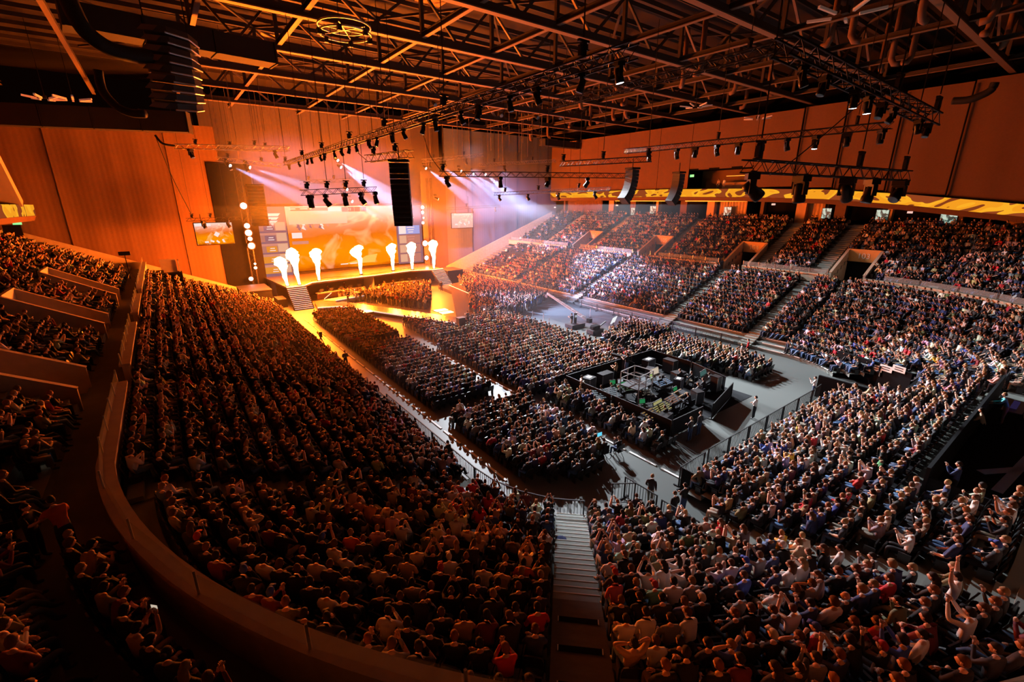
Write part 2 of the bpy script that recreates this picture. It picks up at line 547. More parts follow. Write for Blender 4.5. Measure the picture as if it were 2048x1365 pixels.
# hall drapes: folded cloth panels hung edge to edge
def drape(name, a, b_, z0, z1, m, parent=None, folds=0.55, amp=0.006, ztop2=None):
    a = Vector((a[0], a[1], 0)); b_ = Vector((b_[0], b_[1], 0))
    L = (b_ - a).length
    n = max(4, int(L / folds * 4))
    dv = (b_ - a).normalized(); nv = Vector((-dv.y, dv.x, 0))
    mb = MB()
    for i in range(n + 1):
        s = L * i / n
        off = amp * sin(2 * pi * s / folds + 1.2 * sin(s * .9)) + 0.03 * sin(s * 1.7)
        p = a + dv * s + nv * off
        zt = z1 if ztop2 is None else z1 + (ztop2 - z1) * i / n
        mb.v += [(p.x, p.y, z0), (p.x, p.y, zt)]
    for i in range(n):
        k = 2 * i
        mb.f.append((k, k + 2, k + 3, k + 1)); mb.mi.append(0)
    o = mb.obj(name, m, parent, True)
    return o
wl = struct(thing('wall_end_left_drape', (0, 0, 0), '', ''))
for k in ('label', 'category'): del wl[k]
for i in range(5):
    x0 = -22 + i * 6.1
    drape('drape_panel', (x0, 84.2 + 0.12 * (i % 2)), (x0 + 6.16, 84.2 + 0.12 * (i % 2)), -0.2, 25.2, M_drapeb, wl)
wr = struct(thing('wall_end_right_drape', (0, 0, 0), '', ''))
for k in ('label', 'category'): del wr[k]
for i in range(5):
    x0 = 46.5 + i * 5.9
    drape('drape_panel', (x0, 84.2 + 0.12 * (i % 2)), (x0 + 5.95, 84.2 + 0.12 * (i % 2)), -0.2, 28.2, M_drape, wr)
wb = struct(thing('wall_back_drape', (0, 0, 0), '', ''))
for k in ('label', 'category'): del wb[k]
for i in range(7):
    x0 = 7.5 + i * 6.0
    drape('drape_panel', (x0, 92 + 0.12 * (i % 2)), (x0 + 6.05, 92 + 0.12 * (i % 2)), 0, 30, M_draped, wb)
ws = struct(thing('wall_right_drape', (0, 0, 0), '', ''))
for k in ('label', 'category'): del ws[k]
WX = 74.4
for (ya, yb, z0, z1) in [(84.2, 78, 16.9, 27.2), (77.94, 70, 16.9, 27.2), (69.94, 62, 16.9, 27.2), (61.94, 55, 16.9, 27.2), (54.94, 48.6, 16.9, 27.2),
                         (48.54, 37.7, 19.9, 27.2), (37.64, 31.5, 16.9, 27.2), (31.40, 26.4, 16.7, 27.3), (26.25, 20.5, 16.2, 27.4), (20.35, 14.5, 15.6, 27.5), (14.35, 8.0, 14.8, 27.6), (7.8, 0, 14.2, 27.6), (-0.2, -9, 14, 27.6)]:
    drape('drape_panel', (WX, ya), (WX, yb), z0, z1, M_drapeb, ws, 0.7, 0.007)
for yy in (31.45, 26.3, 20.4, 14.4, 7.9):
    bar('seam_batten', (WX - 0.25, yy, 15.4), (WX - 0.25, yy, 27.2), 0.16, 0.1, M_black, ws)
struct(box('wall_right', (80.5, 40, 20), (0.3, 110, 20), M_black))
struct(box('wall_left', (-22, 45, 14), (0.3, 80, 32), M_drapeb))
struct(box('wall_rear', (30, -19, 14), (110, 0.3, 32), M_black))
# upper left drape above the left ribbon
for i, (ya, yb) in enumerate([(83.5, 76), (75.9, 68), (67.9, 60), (59.9, 50), (49.9, 40)]):
    o = struct(drape('wall_left_drape', (-16.5, ya), (-16.5, yb), 15.5, 27.0, M_drapeb, None, 0.7, 0.007))

# ------------------------------------------------------------------ ribbon displays
def ribbon_mat(name, seed, axis):
    m = bpy.data.materials.new(name); m.use_nodes = True
    nt = m.node_tree; nt.nodes.clear()
    out = nt.nodes.new('ShaderNodeOutputMaterial'); em = nt.nodes.new('ShaderNodeEmission')
    tc = nt.nodes.new('ShaderNodeTexCoord'); mp = nt.nodes.new('ShaderNodeMapping')
    mp.inputs['Location'].default_value = (seed, seed * .7, 0)
    mp.inputs['Scale'].default_value = (0.18, 0.18, 0.42)
    no = nt.nodes.new('ShaderNodeTexNoise'); no.inputs['Scale'].default_value = 0.62; no.inputs['Detail'].default_value = 1.0
    no.inputs['Distortion'].default_value = 2.2
    r = nt.nodes.new('ShaderNodeValToRGB'); r.color_ramp.interpolation = 'CONSTANT'
    e = r.color_ramp.elements
    e[0].position = 0; e[0].color = (0.30, 0.055, 0.012, 1)
    e[1].position = 0.46; e[1].color = (0.98, 0.43, 0.02, 1)
    e.new(0.53).color = (0.92, 0.34, 0.015, 1)
    e.new(0.64).color = (0.24, 0.045, 0.01, 1)
    nt.links.new(tc.outputs['Object'], mp.inputs['Vector']); nt.links.new(mp.outputs['Vector'], no.inputs['Vector'])
    nt.links.new(no.outputs['Fac'], r.inputs['Fac']); nt.links.new(r.outputs['Color'], em.inputs['Color'])
    em.inputs['Strength'].default_value = 1.0
    nt.links.new(em.outputs['Emission'], out.inputs['Surface'])
    return m
M_rib = ribbon_mat('ribbon_led_pattern', 3.1, 1)
def ribbon(pts, label, h=1.25, inward=(-1, 0)):
    t = thing('ribbon_display', (0, 0, 0), label, 'display')
    for i in range(len(pts) - 1):
        A, B = Vector(pts[i]), Vector(pts[i + 1])
        mb = MB()
        dv = (B - A); n = Vector((-dv.y, dv.x, 0)).normalized() * 0.25
        if n.x * inward[0] + n.y * inward[1] > 0: n = -n
        up = Vector((0, 0, h))
        vs = [A, B, B + up, A + up, A + n, B + n, B + n + up, A + n + up]
        mb.poly(vs, [(0, 1, 2, 3), (7, 6, 5, 4), (0, 4, 5, 1), (1, 5, 6, 2), (2, 6, 7, 3), (3, 7, 4, 0)])
        mb.mi = [0, 1, 1, 1, 1, 1]
        mb.obj('led_panel', [M_rib, M_blkmetal], t)
        # soffit fascia under the display
        mb = MB()
        dn = Vector((0, 0, -0.62)); k = n * 6
        vs = [A + Vector((0, 0, -.02)), B + Vector((0, 0, -.02)), B + n * 1.2 + dn, A + n * 1.2 + dn, A + k, B + k, B + k + dn, A + k + dn]
        mb.poly(vs, [(0, 1, 2, 3), (7, 6, 5, 4), (0, 4, 5, 1), (1, 5, 6, 2), (2, 6, 7, 3), (3, 7, 4, 0)])
        mb.obj('soffit', M_drapeb, t)
    return t
RIBR = [(73.6, 83.5, 15.45), (73.6, 66, 15.55), (73.6, 52, 15.60), (73.6, 38, 15.45), (73.6, 27, 15.15), (73.6, 18, 14.45), (73.4, 8, 13.35), (72.5, -2, 12.6)]
ribbon(RIBR, 'long yellow and brown ribbon display above the right upper seats')
ribbon([(-12.3, 83.0, 13.15), (-12.3, 74, 13.25), (-12.3, 62, 13.35), (-12.3, 50, 13.4)], 'short yellow ribbon display end at the left wall under the slanted column', 1.3, (1, 0))
t = thing('slanted_column', (-13.0, 72.0, 14.6), 'wide slanted timber column rising from the left ribbon display', 'column')
bar('shaft', (-13.0, 76.0, 14.6), (-13.4, 64, 30), 1.9, 1.0, M_par, t).location -= Vector(t.location)

# concourse behind the right upper seats
cw = struct(box('wall_concourse', (79.6, 40, 13.2), (0.2, 100, 5.2), M_black))
struct(box('floor_concourse', (77, 40, 11.6), (6, 95, 0.3), M_conc))
struct(box('ceiling_concourse', (77.2, 40, 15.0), (5.4, 95, 0.2), M_ceil))
pil_y = [80.6, 66.5, 60.9, 55.2, 49.6, 44.4, 35.8, 30.2, 25.2, 19.6, 13.2, 8.2]
for i, y in enumerate(pil_y):
    zb = 11.7
    struct(box('trim_pillar', (75.9, y, 13.3), (0.9, 1.3 if i % 3 else 0.5, 3.3), M_orangewall if i % 2 else M_drapeb))
struct(drape('wall_concourse_drape', (75.5, 79.5), (75.5, 69.0), 11.7, 14.9, M_drapeb, None, 0.6, 0.09))
struct(drape('wall_concourse_drape', (76.2, 43.2), (76.2, 38.6), 11.7, 14.9, M_orangewall, None, 0.5, 0.09))
struct(drape('wall_concourse_drape', (76.2, 30.0), (76.2, 27.4), 11.7, 14.9, M_orangewall, None, 0.5, 0.09))
for i, (ya, yb) in enumerate([(65, 50.5), (49, 38), (36.5, 22)]):
    bar('trim_%d' % (i + 1), (74.9, ya, 14.84), (74.9, yb, 14.84 - (0.0 if i < 2 else 0.3)), 0.12, 0.12, M_warmstrip)['kind'] = 'structure'
M_tv = mat('monitor_picture', (0.1, 0.1, 0.1), 0.4)
nt = M_tv.node_tree; bb = nt.nodes['Principled BSDF']
vo = nt.nodes.new('ShaderNodeTexNoise'); vo.inputs['Scale'].default_value = 3.0
rr = nt.nodes.new('ShaderNodeValToRGB'); rr.color_ramp.elements[0].position = .44; rr.color_ramp.elements[0].color = (.02, .06, .05, 1); rr.color_ramp.elements[1].position = .52; rr.color_ramp.elements[1].color = (.62, .80, .66, 1)
tc = nt.nodes.new('ShaderNodeTexCoord'); nt.links.new(tc.outputs['Object'], vo.inputs['Vector']); nt.links.new(vo.outputs['Fac'], rr.inputs['Fac'])
nt.links.new(rr.outputs['Color'], bb.inputs['Emission Color']); bb.inputs['Emission Strength'].default_value = 0.8
for i, (px, py, wd) in enumerate([(1266, 423, 0.9), (1306, 420, 1.3), (1455, 423, 1.2), (1653, 427, 1.1), (1764, 431, 1.3), (1897, 437, 1.5)]):
    p = at_x(px, py, 75.4)
    t = thing('monitor', p, '%s pale green monitor from the stage, hanging under the right ribbon display' % ORD[i + 1], 'monitor', 'concourse monitors')
    box('screen', (-0.04, 0, 0), (0.03, wd, 1.35 if wd < 1.4 else 1.1), M_tv, t)
    box('casing', (0.02, 0, 0), (0.08, wd + .1, 1.45 if wd < 1.4 else 1.2), M_blkmetal, t)
    bar('bracket', (0.05, 0, 0.6), (0.05, 0, 1.6), 0.06, 0.06, M_blkmetal, t)

# lounge window in the right drape
st = struct(box('wall_lounge_back', (79.0, 43.1, 18.3), (0.2, 11.2, 3.6), M_drapeb))
struct(box('floor_lounge', (76.7, 43.1, 16.55), (4.6, 11.2, 0.2), M_black))
struct(box('ceiling_lounge', (76.7, 43.1, 20.0), (4.6, 11.2, 0.2), M_black))
t = thing('bar_counter', (77.4, 41, 16.65), 'warm lit bar counter inside the lounge above the ribbon display', 'counter')
box('counter', (0, 0, 0.55), (0.6, 5.5, 1.1), M_orangewall, t)
box('top', (0, 0, 1.13), (0.8, 5.7, 0.08), M_par, t)
box('lamp_rail', (0.2, 0, 2.2), (0.08, 5.0, 0.08), M_warmstrip, t)
t = thing('exit_sign', at_x(1384, 352, 74.9), 'small green exit sign at the left end of the lounge opening', 'sign')
box('plate', (0, 0, 0), (0.05, 0.75, 0.4), M_exit, t)
for k, (px, py) in enumerate([(1110, 415), (1234, 411), (1547, 409), (1820, 425)]):
    t = thing('exit_sign', at_x(px, py, 75.0), 'tiny white exit sign under the ribbon display, %s from the stage' % ORD[k + 1], 'sign')
    box('plate', (0, 0, 0), (0.05, 0.55, 0.25), M_edgew, t); box('bracket', (0.03, 0, .2), (.04, .06, .2), M_blkmetal, t)
t = thing('exit_sign', (-14.2, 83.0, 12.3), 'small green exit sign above the dark door by the left drape', 'sign')
box('plate', (0, 0, 0), (0.8, 0.05, 0.42), M_exit, t)
struct(box('door_1', (-14.7, 82.7, 10.9), (1.6, 0.3, 2.4), M_black))

# ------------------------------------------------------------------ roof
ce = struct(box('ceiling', (29, 38, 33.6), (160, 130, 0.3), M_ceil))
for i in range(28):
    y = -2 + i * 3.2
    box('purlin', (28, y, 32.6), (110, 0.16, 0.4), M_roofshade, ce).matrix_parent_inverse = ce.matrix_basis.inverted()
XB = [-12.5, -4.0, 4.8, 11.3, 20.8, 28.0, 36.0, 44.5, 53.0, 61.5, 70.0]
YT = [2.0, 11.8, 21.7, 31.5, 40.6, 50.2, 60.0, 69.4, 79.0]
# longitudinal bracing beams
for i, x in enumerate(XB):
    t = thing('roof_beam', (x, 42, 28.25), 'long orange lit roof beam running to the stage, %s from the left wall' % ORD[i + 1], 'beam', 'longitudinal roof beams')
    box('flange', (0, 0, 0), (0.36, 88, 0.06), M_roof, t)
    box('web', (0, 0, 0.2), (0.05, 88, 0.34), M_roofshade, t)
    box('flange', (0, 0, 0.4), (0.36, 88, 0.06), M_roofshade, t)
# main trusses across the hall
for i, y in enumerate(YT):
    t = thing('roof_truss', (28, y, 28.0), 'deep steel roof truss crossing the hall, %s from the near seats' % ORD[i + 1], 'truss', 'roof trusses across the hall')
    x0, x1 = -26, 52
    bar('lower_chord', (x0, 0, 0.22), (x1, 0, 0.22), 0.34, 0.55, M_roofshade, t)
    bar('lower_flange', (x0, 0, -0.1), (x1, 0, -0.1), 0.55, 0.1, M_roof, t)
    bar('upper_chord', (x0, 0, 4.2), (x1, 0, 4.2), 0.4, 0.4, M_roofshade, t)
    xs = [x - 28 for x in XB]
    for k, x in enumerate(xs):
        if x < x0 or x > x1: continue
        bar('vertical_strut', (x, 0, 0.2), (x, 0, 4.0), 0.3, 0.3, M_roofshade, t)
        if k + 1 < len(xs) and xs[k + 1] <= x1:
            xm = (x + xs[k + 1]) / 2
            bar('diagonal_strut', (x, 0, 4.0), (xm, 0, 0.2), 0.2, 0.2, M_roof if k % 2 else M_roofshade, t)
            bar('diagonal_strut', (xm, 0, 0.2), (xs[k + 1], 0, 4.0), 0.2, 0.2, M_roofshade, t)
# plan bracing under the roof deck and hatch panels
for i in range(8):
    for k in range(8):
        xa, xb2 = XB[k + 1], XB[k + 2]; ya, yb = YT[i], YT[i + 1]
        if (i + k) % 2: xa, xb2 = xb2, xa
        bar('brace', (xa, ya, 32.2), (xb2, yb, 32.2), 0.2, 0.2, M_roofshade, ce).matrix_parent_inverse = ce.matrix_basis.inverted()
for (x, y) in [(8, 45), (15, 55), (14, 64), (24, 45), (16, 36), (24, 36), (8, 36), (24, 55), (31, 36), (1, 45)]:
    o = box('hatch_panel', (x, y, 32.9), (2.6, 1.6, 0.12), M_orangewall, ce)
    o.matrix_parent_inverse = ce.matrix_basis.inverted()

# ================================================================== STAGE
DZ = 2.85
front = [(13.0, 72.4), (15.6, 72.4), (17.0, 74.2), (19.4, 74.6), (27.2, 75.2), (34.4, 76.6), (38.0, 75.4), (40.4, 75.4)]
t = thing('stage', (0, 0, 0), 'raised orange lit main stage with angular front edge below the big screen', 'stage')
mb = MB(); mb.prism(front + [(41.0, 84.2), (12.0, 84.2)], DZ - 0.25, DZ); mb.obj('deck', M_deck, t)
mb = MB(); mb.prism([(12.6, 78.2), (27.2, 79.6), (40.6, 79.4), (40.6, 84.2), (12.6, 84.2)], 0, DZ - 0.25); mb.obj('back_wall', M_draped, t)
mb = MB(); mb.prism([(26.3, 78.0), (27.2, 75.4), (28.1, 78.0)], 0, DZ - 0.25); mb.obj('prow', M_white, t)
for a, b in zip(front[:-1], front[1:]):
    bar('edge_strip', (a[0], a[1], DZ + .02), (b[0], b[1], DZ + .02), 0.14, 0.10, M_edge, t)
ins = [(17.4, 76.0), (20.0, 77.6), (27.2, 77.0), (34.2, 79.4), (37.6, 80.0)]
for a, b in zip(ins[:-1], ins[1:]):
    bar('deck_inlay', (a[0], a[1], DZ + .015), (b[0], b[1], DZ + .015), 0.22, 0.03, M_black, t)
# stage stairs
def stairs(x0, x1, y0, y1, z1, n, label):
    t = thing('stage_stairs', ((x0 + x1) / 2, y0, 0), label, 'stairs')
    for k in range(n):
        z = z1 * (k + 1) / n
        y = y0 + (y1 - y0) * (k + 0.5) / n
        s = box('step', (0, y - y0, z - 0.09), (x1 - x0, (y1 - y0) / n * 1.05, 0.18), M_black, t)
        e = box('step_edge', (0, y - y0 - (y1 - y0) / n * 0.5, z - 0.05), (x1 - x0, 0.05, 0.09), M_edgew)
        attach(e, s)
    for x in (x0, x1):
        bar('stringer', (x - (x0 + x1) / 2, 0, 0.1), (x - (x0 + x1) / 2, y1 - y0, z1 - .1), 0.1, 0.3, M_black, t)
stairs(13.0, 15.6, 68.8, 72.4, DZ, 13, 'black stage stairs with pale step edges under the two left flames')
stairs(38.0, 40.4, 71.6, 75.4, DZ, 14, 'black stage stairs with pale step edges under the last flame on the right')
# low runway in a V in front of the stage
t = thing('runway', (0, 0, 0), 'low white edged V shaped runway around the standing pit', 'runway')
RW = 0.5
armL = [(16.4, 71.5), (19.4, 69.5), (28.6, 50.2), (29.6, 47.0), (27.2, 46.8), (18.4, 65.6), (15.6, 66.6)]
armR = [(29.6, 47.0), (28.6, 50.2), (36.8, 66.0), (37.2, 71.4), (45.0, 73.4), (45.4, 66), (36.0, 55.4), (31.6, 47.4)]
mb = MB(); mb.prism(armL[::-1] if False else armL[::1], 0, RW); mb.obj('platform', M_deck, t)
mb = MB(); mb.prism(armR[::-1], 0, RW); mb.obj('platform', M_deck, t)
for a, b in [(armL[3], armL[4]), (armL[4], armL[5]), (armL[5], armL[6]), (armR[0], armR[7])]:
    bar('edge_strip', (a[0], a[1], RW - .02), (b[0], b[1], RW - .02), 0.16, 0.14, M_edgew, t)
bar('edge_strip', (28.2, 45.8, .22), (19.4, 64.2, .22), 0.5, 0.22, M_white, t)
for a, b in [((39.2, 71.0), (38.0, 62.0)), ((41.2, 70.6), (41.8, 62.6))]:
    bar('floor_strip', (a[0], a[1], RW + .02), (b[0], b[1], RW + .02), 0.14, 0.04, M_edgew, t)
mb = MB(); mb.prism([(17.5, 70.5), (25.5, 72.5), (26.6, 70.8), (18.8, 68.9)], 0, 0.7); mb.obj('low_step', M_white, t)
bar('step_edge', (18.8, 68.9, .72), (26.6, 70.8, .72), .2, .1, M_edgew, t)

# player desks at floor level under the deck
for q, (xa, ya, xb2, yb, lab) in enumerate([(17.6, 74.6, 25.6, 76.0, 'long player desk in the left bay under the stage'), (28.9, 76.6, 36.6, 76.6, 'long player desk in the right bay under the stage')]):
    t = thing('player_desk', ((xa + xb2) / 2, (ya + yb) / 2, 0), lab, 'desk')
    a = Vector((xa - xb2, ya - yb, 0)) / 2; b = -a
    bar('tabletop', a + Vector((0, 0, 1.0)), b + Vector((0, 0, 1.0)), 0.9, 0.14, M_white, t)
    bar('front_panel', a + Vector((0, -.1, .5)), b + Vector((0, -.1, .5)), 0.06, 0.8, M_drapeb, t)
    for s in (0.25, 0.75):
        p = a.lerp(b, s)
        bar('light_strut', p + Vector((-1, -.5, 0.05)), p + Vector((0.2, -.5, 0.9)), 0.08, 0.08, M_edgew, t)
    for k in range(5):
        p = a.lerp(b, (k + .5) / 5)
        m = thing('desk_monitor', Vector(((xa + xb2) / 2, (ya + yb) / 2, 0)) + p + Vector((0, -0.1, 1.07)), '%s monitor from the left on the %s player desk' % (ORD[k + 1], 'left' if q == 0 else 'right'), 'monitor')
        box('screen_back', (0, 0, .36), (0.6, 0.04, 0.36), M_case, m)
        box('stand', (0, 0.05, .09), (0.2, 0.15, 0.18), M_case, m)

# big video wall
SY = 84.6
M_scr = bpy.data.materials.new('video_wall_picture'); M_scr.use_nodes = True
nt = M_scr.node_tree; nt.nodes.clear()
N = nt.nodes.new; Lk = nt.links.new
out = N('ShaderNodeOutputMaterial'); em = N('ShaderNodeEmission'); tc = N('ShaderNodeTexCoord'); sep = N('ShaderNodeSeparateXYZ')
Lk(tc.outputs['Generated'], sep.inputs['Vector'])
ramp = N('ShaderNodeValToRGB'); e = ramp.color_ramp.elements
e[0].position = 0.0; e[0].color = (0.62, 0.10, 0.0, 1)
e[1].position = 1.0; e[1].color = (1.0, 0.66, 0.54, 1)
e.new(0.09).color = (0.95, 0.25, 0.0, 1); e.new(0.30).color = (0.98, 0.29, 0.0, 1); e.new(0.52).color = (0.85, 0.17, 0.005, 1)
e.new(0.70).color = (0.92, 0.28, 0.13, 1); e.new(0.85).color = (0.98, 0.46, 0.33, 1)
no = N('ShaderNodeTexNoise'); no.inputs['Scale'].default_value = 2.6; no.inputs['Detail'].default_value = 3; no.inputs['Distortion'].default_value = 0.8
Lk(tc.outputs['Generated'], no.inputs['Vector'])
ma = N('ShaderNodeMath'); ma.operation = 'MULTIPLY_ADD'; ma.inputs[1].default_value = 0.35; Lk(no.outputs['Fac'], ma.inputs[0])
sub = N('ShaderNodeMath'); sub.operation = 'SUBTRACT'; sub.inputs[1].default_value = 0.175; Lk(sep.outputs['Z'], sub.inputs[0]); Lk(sub.outputs[0], ma.inputs[2])
Lk(ma.outputs[0], ramp.inputs['Fac'])
r2 = N('ShaderNodeValToRGB'); r2.color_ramp.elements[0].position = .56; r2.color_ramp.elements[0].color = (0, 0, 0, 1); r2.color_ramp.elements[1].position = .72; r2.color_ramp.elements[1].color = (1, .8, .5, 1)
no2 = N('ShaderNodeTexNoise'); no2.inputs['Scale'].default_value = 3.4; no2.inputs['Distortion'].default_value = 1.2
mp = N('ShaderNodeMapping'); mp.inputs['Scale'].default_value = (1.4, 1, .9); mp.inputs['Location'].default_value = (4.2, 0, 1.3)
Lk(tc.outputs['Generated'], mp.inputs['Vector']); Lk(mp.outputs['Vector'], no2.inputs['Vector']); Lk(no2.outputs['Fac'], r2.inputs['Fac'])
add = N('ShaderNodeMix'); add.data_type = 'RGBA'; add.blend_type = 'ADD'; add.inputs['Factor'].default_value = 0.32
Lk(ramp.outputs['Color'], add.inputs['A']); Lk(r2.outputs['Color'], add.inputs['B'])
Lk(add.outputs['Result'], em.inputs['Color']); em.inputs['Strength'].default_value = 1.0
Lk(em.outputs[0], out.inputs[0])
def emis(name, c, s):
    return mat(name, (0, 0, 0), 1.0, emit=c, estr=s, spec=0.0)
E_wht = emis('screen_white', (1.0, 0.82, 0.78), 0.95)
E_pink = emis('screen_pink', (0.85, 0.34, 0.25), 0.75)
E_pink2 = emis('screen_dusty_pink', (0.78, 0.30, 0.22), 0.62)
E_mauve = emis('screen_mauve', (0.42, 0.20, 0.26), 0.6)
E_red = emis('screen_red', (0.62, 0.06, 0.06), 0.8)
E_blue = emis('screen_blue', (0.36, 0.42, 0.85), 0.9)
E_org = emis('screen_orange', (0.95, 0.34, 0.04), 0.8)
E_skin = emis('screen_portrait', (0.9, 0.5, 0.32), 0.8)
t = thing('video_wall', (0, SY, 0), 'huge glowing orange video wall behind the flames, with player cards down both sides', 'screen')
SX0, SX1, SZ0, SZ1 = 16.7, 35.7, 3.3, 14.0
box('centre_screen', ((SX0 + SX1) / 2, 0, (SZ0 + SZ1) / 2), (SX1 - SX0, 0.2, SZ1 - SZ0), M_scr, t)
box('left_panel', ((12.0 + SX0) / 2 - .05, 0, 8.4), (SX0 - 12.0 - .1, 0.2, 11.2), E_mauve, t)
box('right_panel', ((41.0 + SX1) / 2 + .05, 0, 8.6), (41.0 - SX1 - .1, 0.2, 11.0), E_mauve, t)
box('support_frame', (26.5, 0.5, 8.4), (30, 0.5, 12), M_black, t)
# score bar and header graphics (flat picture content)
box('score_bar', (20.5, -0.13, 13.55), (6.0, 0.03, 0.55), E_pink2, t)
box('score_bar', (24.6, -0.13, 13.5), (2.2, 0.03, 0.7), E_wht, t)
for x, m in ((26.4, E_mauve), (27.5, E_red), (28.6, E_red), (29.7, E_mauve)):
    box('score_box', (x, -0.13, 13.45), (1.05, 0.03, 0.8), m, t)
for x, s in ((27.2, '12'), (29.3, '12')):
    text_mesh(s, 0.55, E_wht, 'score', t, (x, -0.16, 13.45), (pi / 2, 0, 0))
for x, w in ((17.8, 1.0), (19.6, 1.2)):
    box('caption_line', (x, -0.15, 13.6), (w, 0.02, 0.14), E_wht, t)
box('webcam_strip', (21.8, -0.13, 11.9), (9.6, 0.03, 1.6), emis('screen_peach', (1.0, .62, .45), .8), t)
# figures crouched at the upper left of the picture
rr = random.Random(3)
for k in range(9):
    x = 18.2 + k * 0.55; z = 11.4 - abs(k - 4) * 0.1
    mb = MB()
    for j in range(3):
        px_, pz = x + rr.uniform(-.3, .3), z + rr.uniform(-.8, .8)
        mb.poly([(px_, -0.14, pz), (px_ + rr.uniform(.4, .8), -0.14, pz - .3), (px_ + .3, -0.14, pz + rr.uniform(.4, .8))], [(0, 1, 2)])
    mb.obj('picture_shape', [E_mauve, E_wht, E_pink][k % 3], t)
box('caption_box', (18.0, -0.14, 9.3), (1.6, 0.02, 0.9), E_wht, t)
box('caption_box', (18.4, -0.14, 8.1), (2.6, 0.02, 0.5), E_pink, t)
# gun shape across the lower middle of the picture
mb = MB(); mb.poly([(25.0, -0.14, 3.9), (31, -.14, 3.9), (31.6, -.14, 5.4), (29.5, -.14, 5.2), (28.2, -.14, 4.6)], [(0, 1, 2, 3, 4)]); mb.obj('picture_shape', emis('screen_amber', (1, .62, .12), .9), t)
for x in (25.3, 27.0):
    box('caption_line', (x, -0.15, 3.95), (1.3, 0.02, 0.18), E_wht, t)
# player cards
for k in range(5):
    z = 10.9 - k * 1.72
    lit = k < 2
    c = box('player_card', (14.3, -0.13, z), (4.3, 0.03, 1.45), E_pink2 if k < 3 else E_org, t)
    attach(box('name_strip', (13.6, -0.15, z + .52), (2.7, 0.02, 0.34), E_pink), c)
    attach(box('portrait', (15.6, -0.15, z), (1.5, 0.02, 1.3), E_skin), c)
    attach(box('stat_panel', (13.9, -0.15, z - .2), (1.6, 0.02, 0.95), E_mauve if k < 2 else E_org), c)
    for q in range(2):
        attach(box('stat_line', (14.0, -0.17, z - .05 - .35 * q), (0.7 + .2 * q, 0.02, 0.12), E_wht), c)
for k in range(5):
    z = 11.3 - k * 1.78
    c = box('player_card', (38.3, -0.13, z), (4.4, 0.03, 1.6), E_blue if k == 1 else (E_mauve if k == 0 else E_pink2), t)
    attach(box('portrait', (36.9, -0.15, z), (1.4, 0.02, 1.45), E_skin if k != 1 else E_wht), c)
    for q in range(3):
        attach(box('stat_line', (38.6, -0.15, z + .45 - .45 * q), (1.6 - .3 * q, 0.02, 0.16), E_wht if k < 2 else E_pink), c)
# winged letter emblem on the left panel: three raked strokes meeting in a point
mb = MB()
for pts in ([(12.9, 13.2), (15.9, 13.2), (15.5, 12.75), (13.4, 12.75)], [(13.5, 12.6), (15.6, 12.6), (15.2, 12.2), (14.4, 12.2), (14.4, 12.35), (13.9, 12.3)], [(14.3, 12.05), (15.4, 12.05), (14.9, 11.65), (14.75, 11.65), (14.6, 11.0), (14.1, 11.9)]):
    mb.poly([(x, -0.16, z - .25) for x, z in pts], [tuple(range(len(pts)))])
mb.obj('emblem', E_wht, t)
mb = MB()
for pts in ([(37.6, 13.6), (39.6, 13.6), (39.0, 13.2), (38.2, 13.2)], [(38.0, 13.05), (39.2, 13.05), (38.6, 12.5)]):
    mb.poly([(x, -0.16, z - .15) for x, z in pts], [tuple(range(len(pts)))])
mb.obj('emblem', E_red, t)

# side screens hung in front of the end drapes
def side_screen(p0, p1, label, m, y):
    a = at_y(p0[0], p0[1], y); b = at_y(p1[0], p1[1], y)
    cx, cz = (a.x + b.x) / 2, (a.z + b.z) / 2
    w, h = abs(b.x - a.x), abs(a.z - b.z)
    t = thing('side_screen', (cx, y, cz), label, 'screen')
    box('picture', (0, 0, 0), (w, 0.08, h), m, t)
    box('casing', (0, 0.1, 0), (w + .2, 0.14, h + .2), M_black, t)
    return t, w, h
M_scr2 = M_scr.copy(); M_scr2.name = 'side_screen_picture'
M_scr3 = M_scr.copy(); M_scr3.name = 'side_screen_picture_pale'
for n in M_scr3.node_tree.nodes:
    if n.type == 'VALTORGB' and len(n.color_ramp.elements) > 3:
        for el in n.color_ramp.elements: el.color = (0.95, .42 + el.position * .2, .34 + .2 * el.position, 1)
t, w, h = side_screen((387, 447), (470, 487), 'side screen with an orange picture hanging before the left drape', M_scr2, 78.0)
box('picture_strip', (-w * .28, -.06, h * .42), (w * .42, .02, h * .12), E_wht, t)
box('picture_shape', (w * .05, -.06, -.1), (w * .12, .02, h * .2), E_wht, t, (0, .6, 0))
for k in range(4): box('picture_shape', (-w * .25 + k * w * .15, -.06, -h * .38 + .1 * (k % 2)), (w * .1, .02, h * .08), E_wht, t, (0, .4 * k, 0))
for x in (-w * .3, w * .3): bar('hanger', (x, 0.1, h / 2), (x, 0.1, h / 2 + 1.2), .08, .08, M_blkmetal, t)
t, w, h = side_screen((903, 427), (946, 455), 'side screen with a pale pink picture hanging before the right drape', M_scr3, 80.0)
box('picture_strip', (0, -.06, h * .4), (w * .8, .02, h * .1), E_wht, t)
for k in range(4): box('picture_shape', (-w * .3 + k * w * .2, -.06, -h * .25 + .3 * (k % 2)), (w * .12, .02, h * .1), E_wht, t, (0, .5 * k, 0))
for x in (-w * .3, w * .3): bar('hanger', (x, 0.1, h / 2), (x, 0.1, h / 2 + 3.2), .08, .08, M_blkmetal, t)

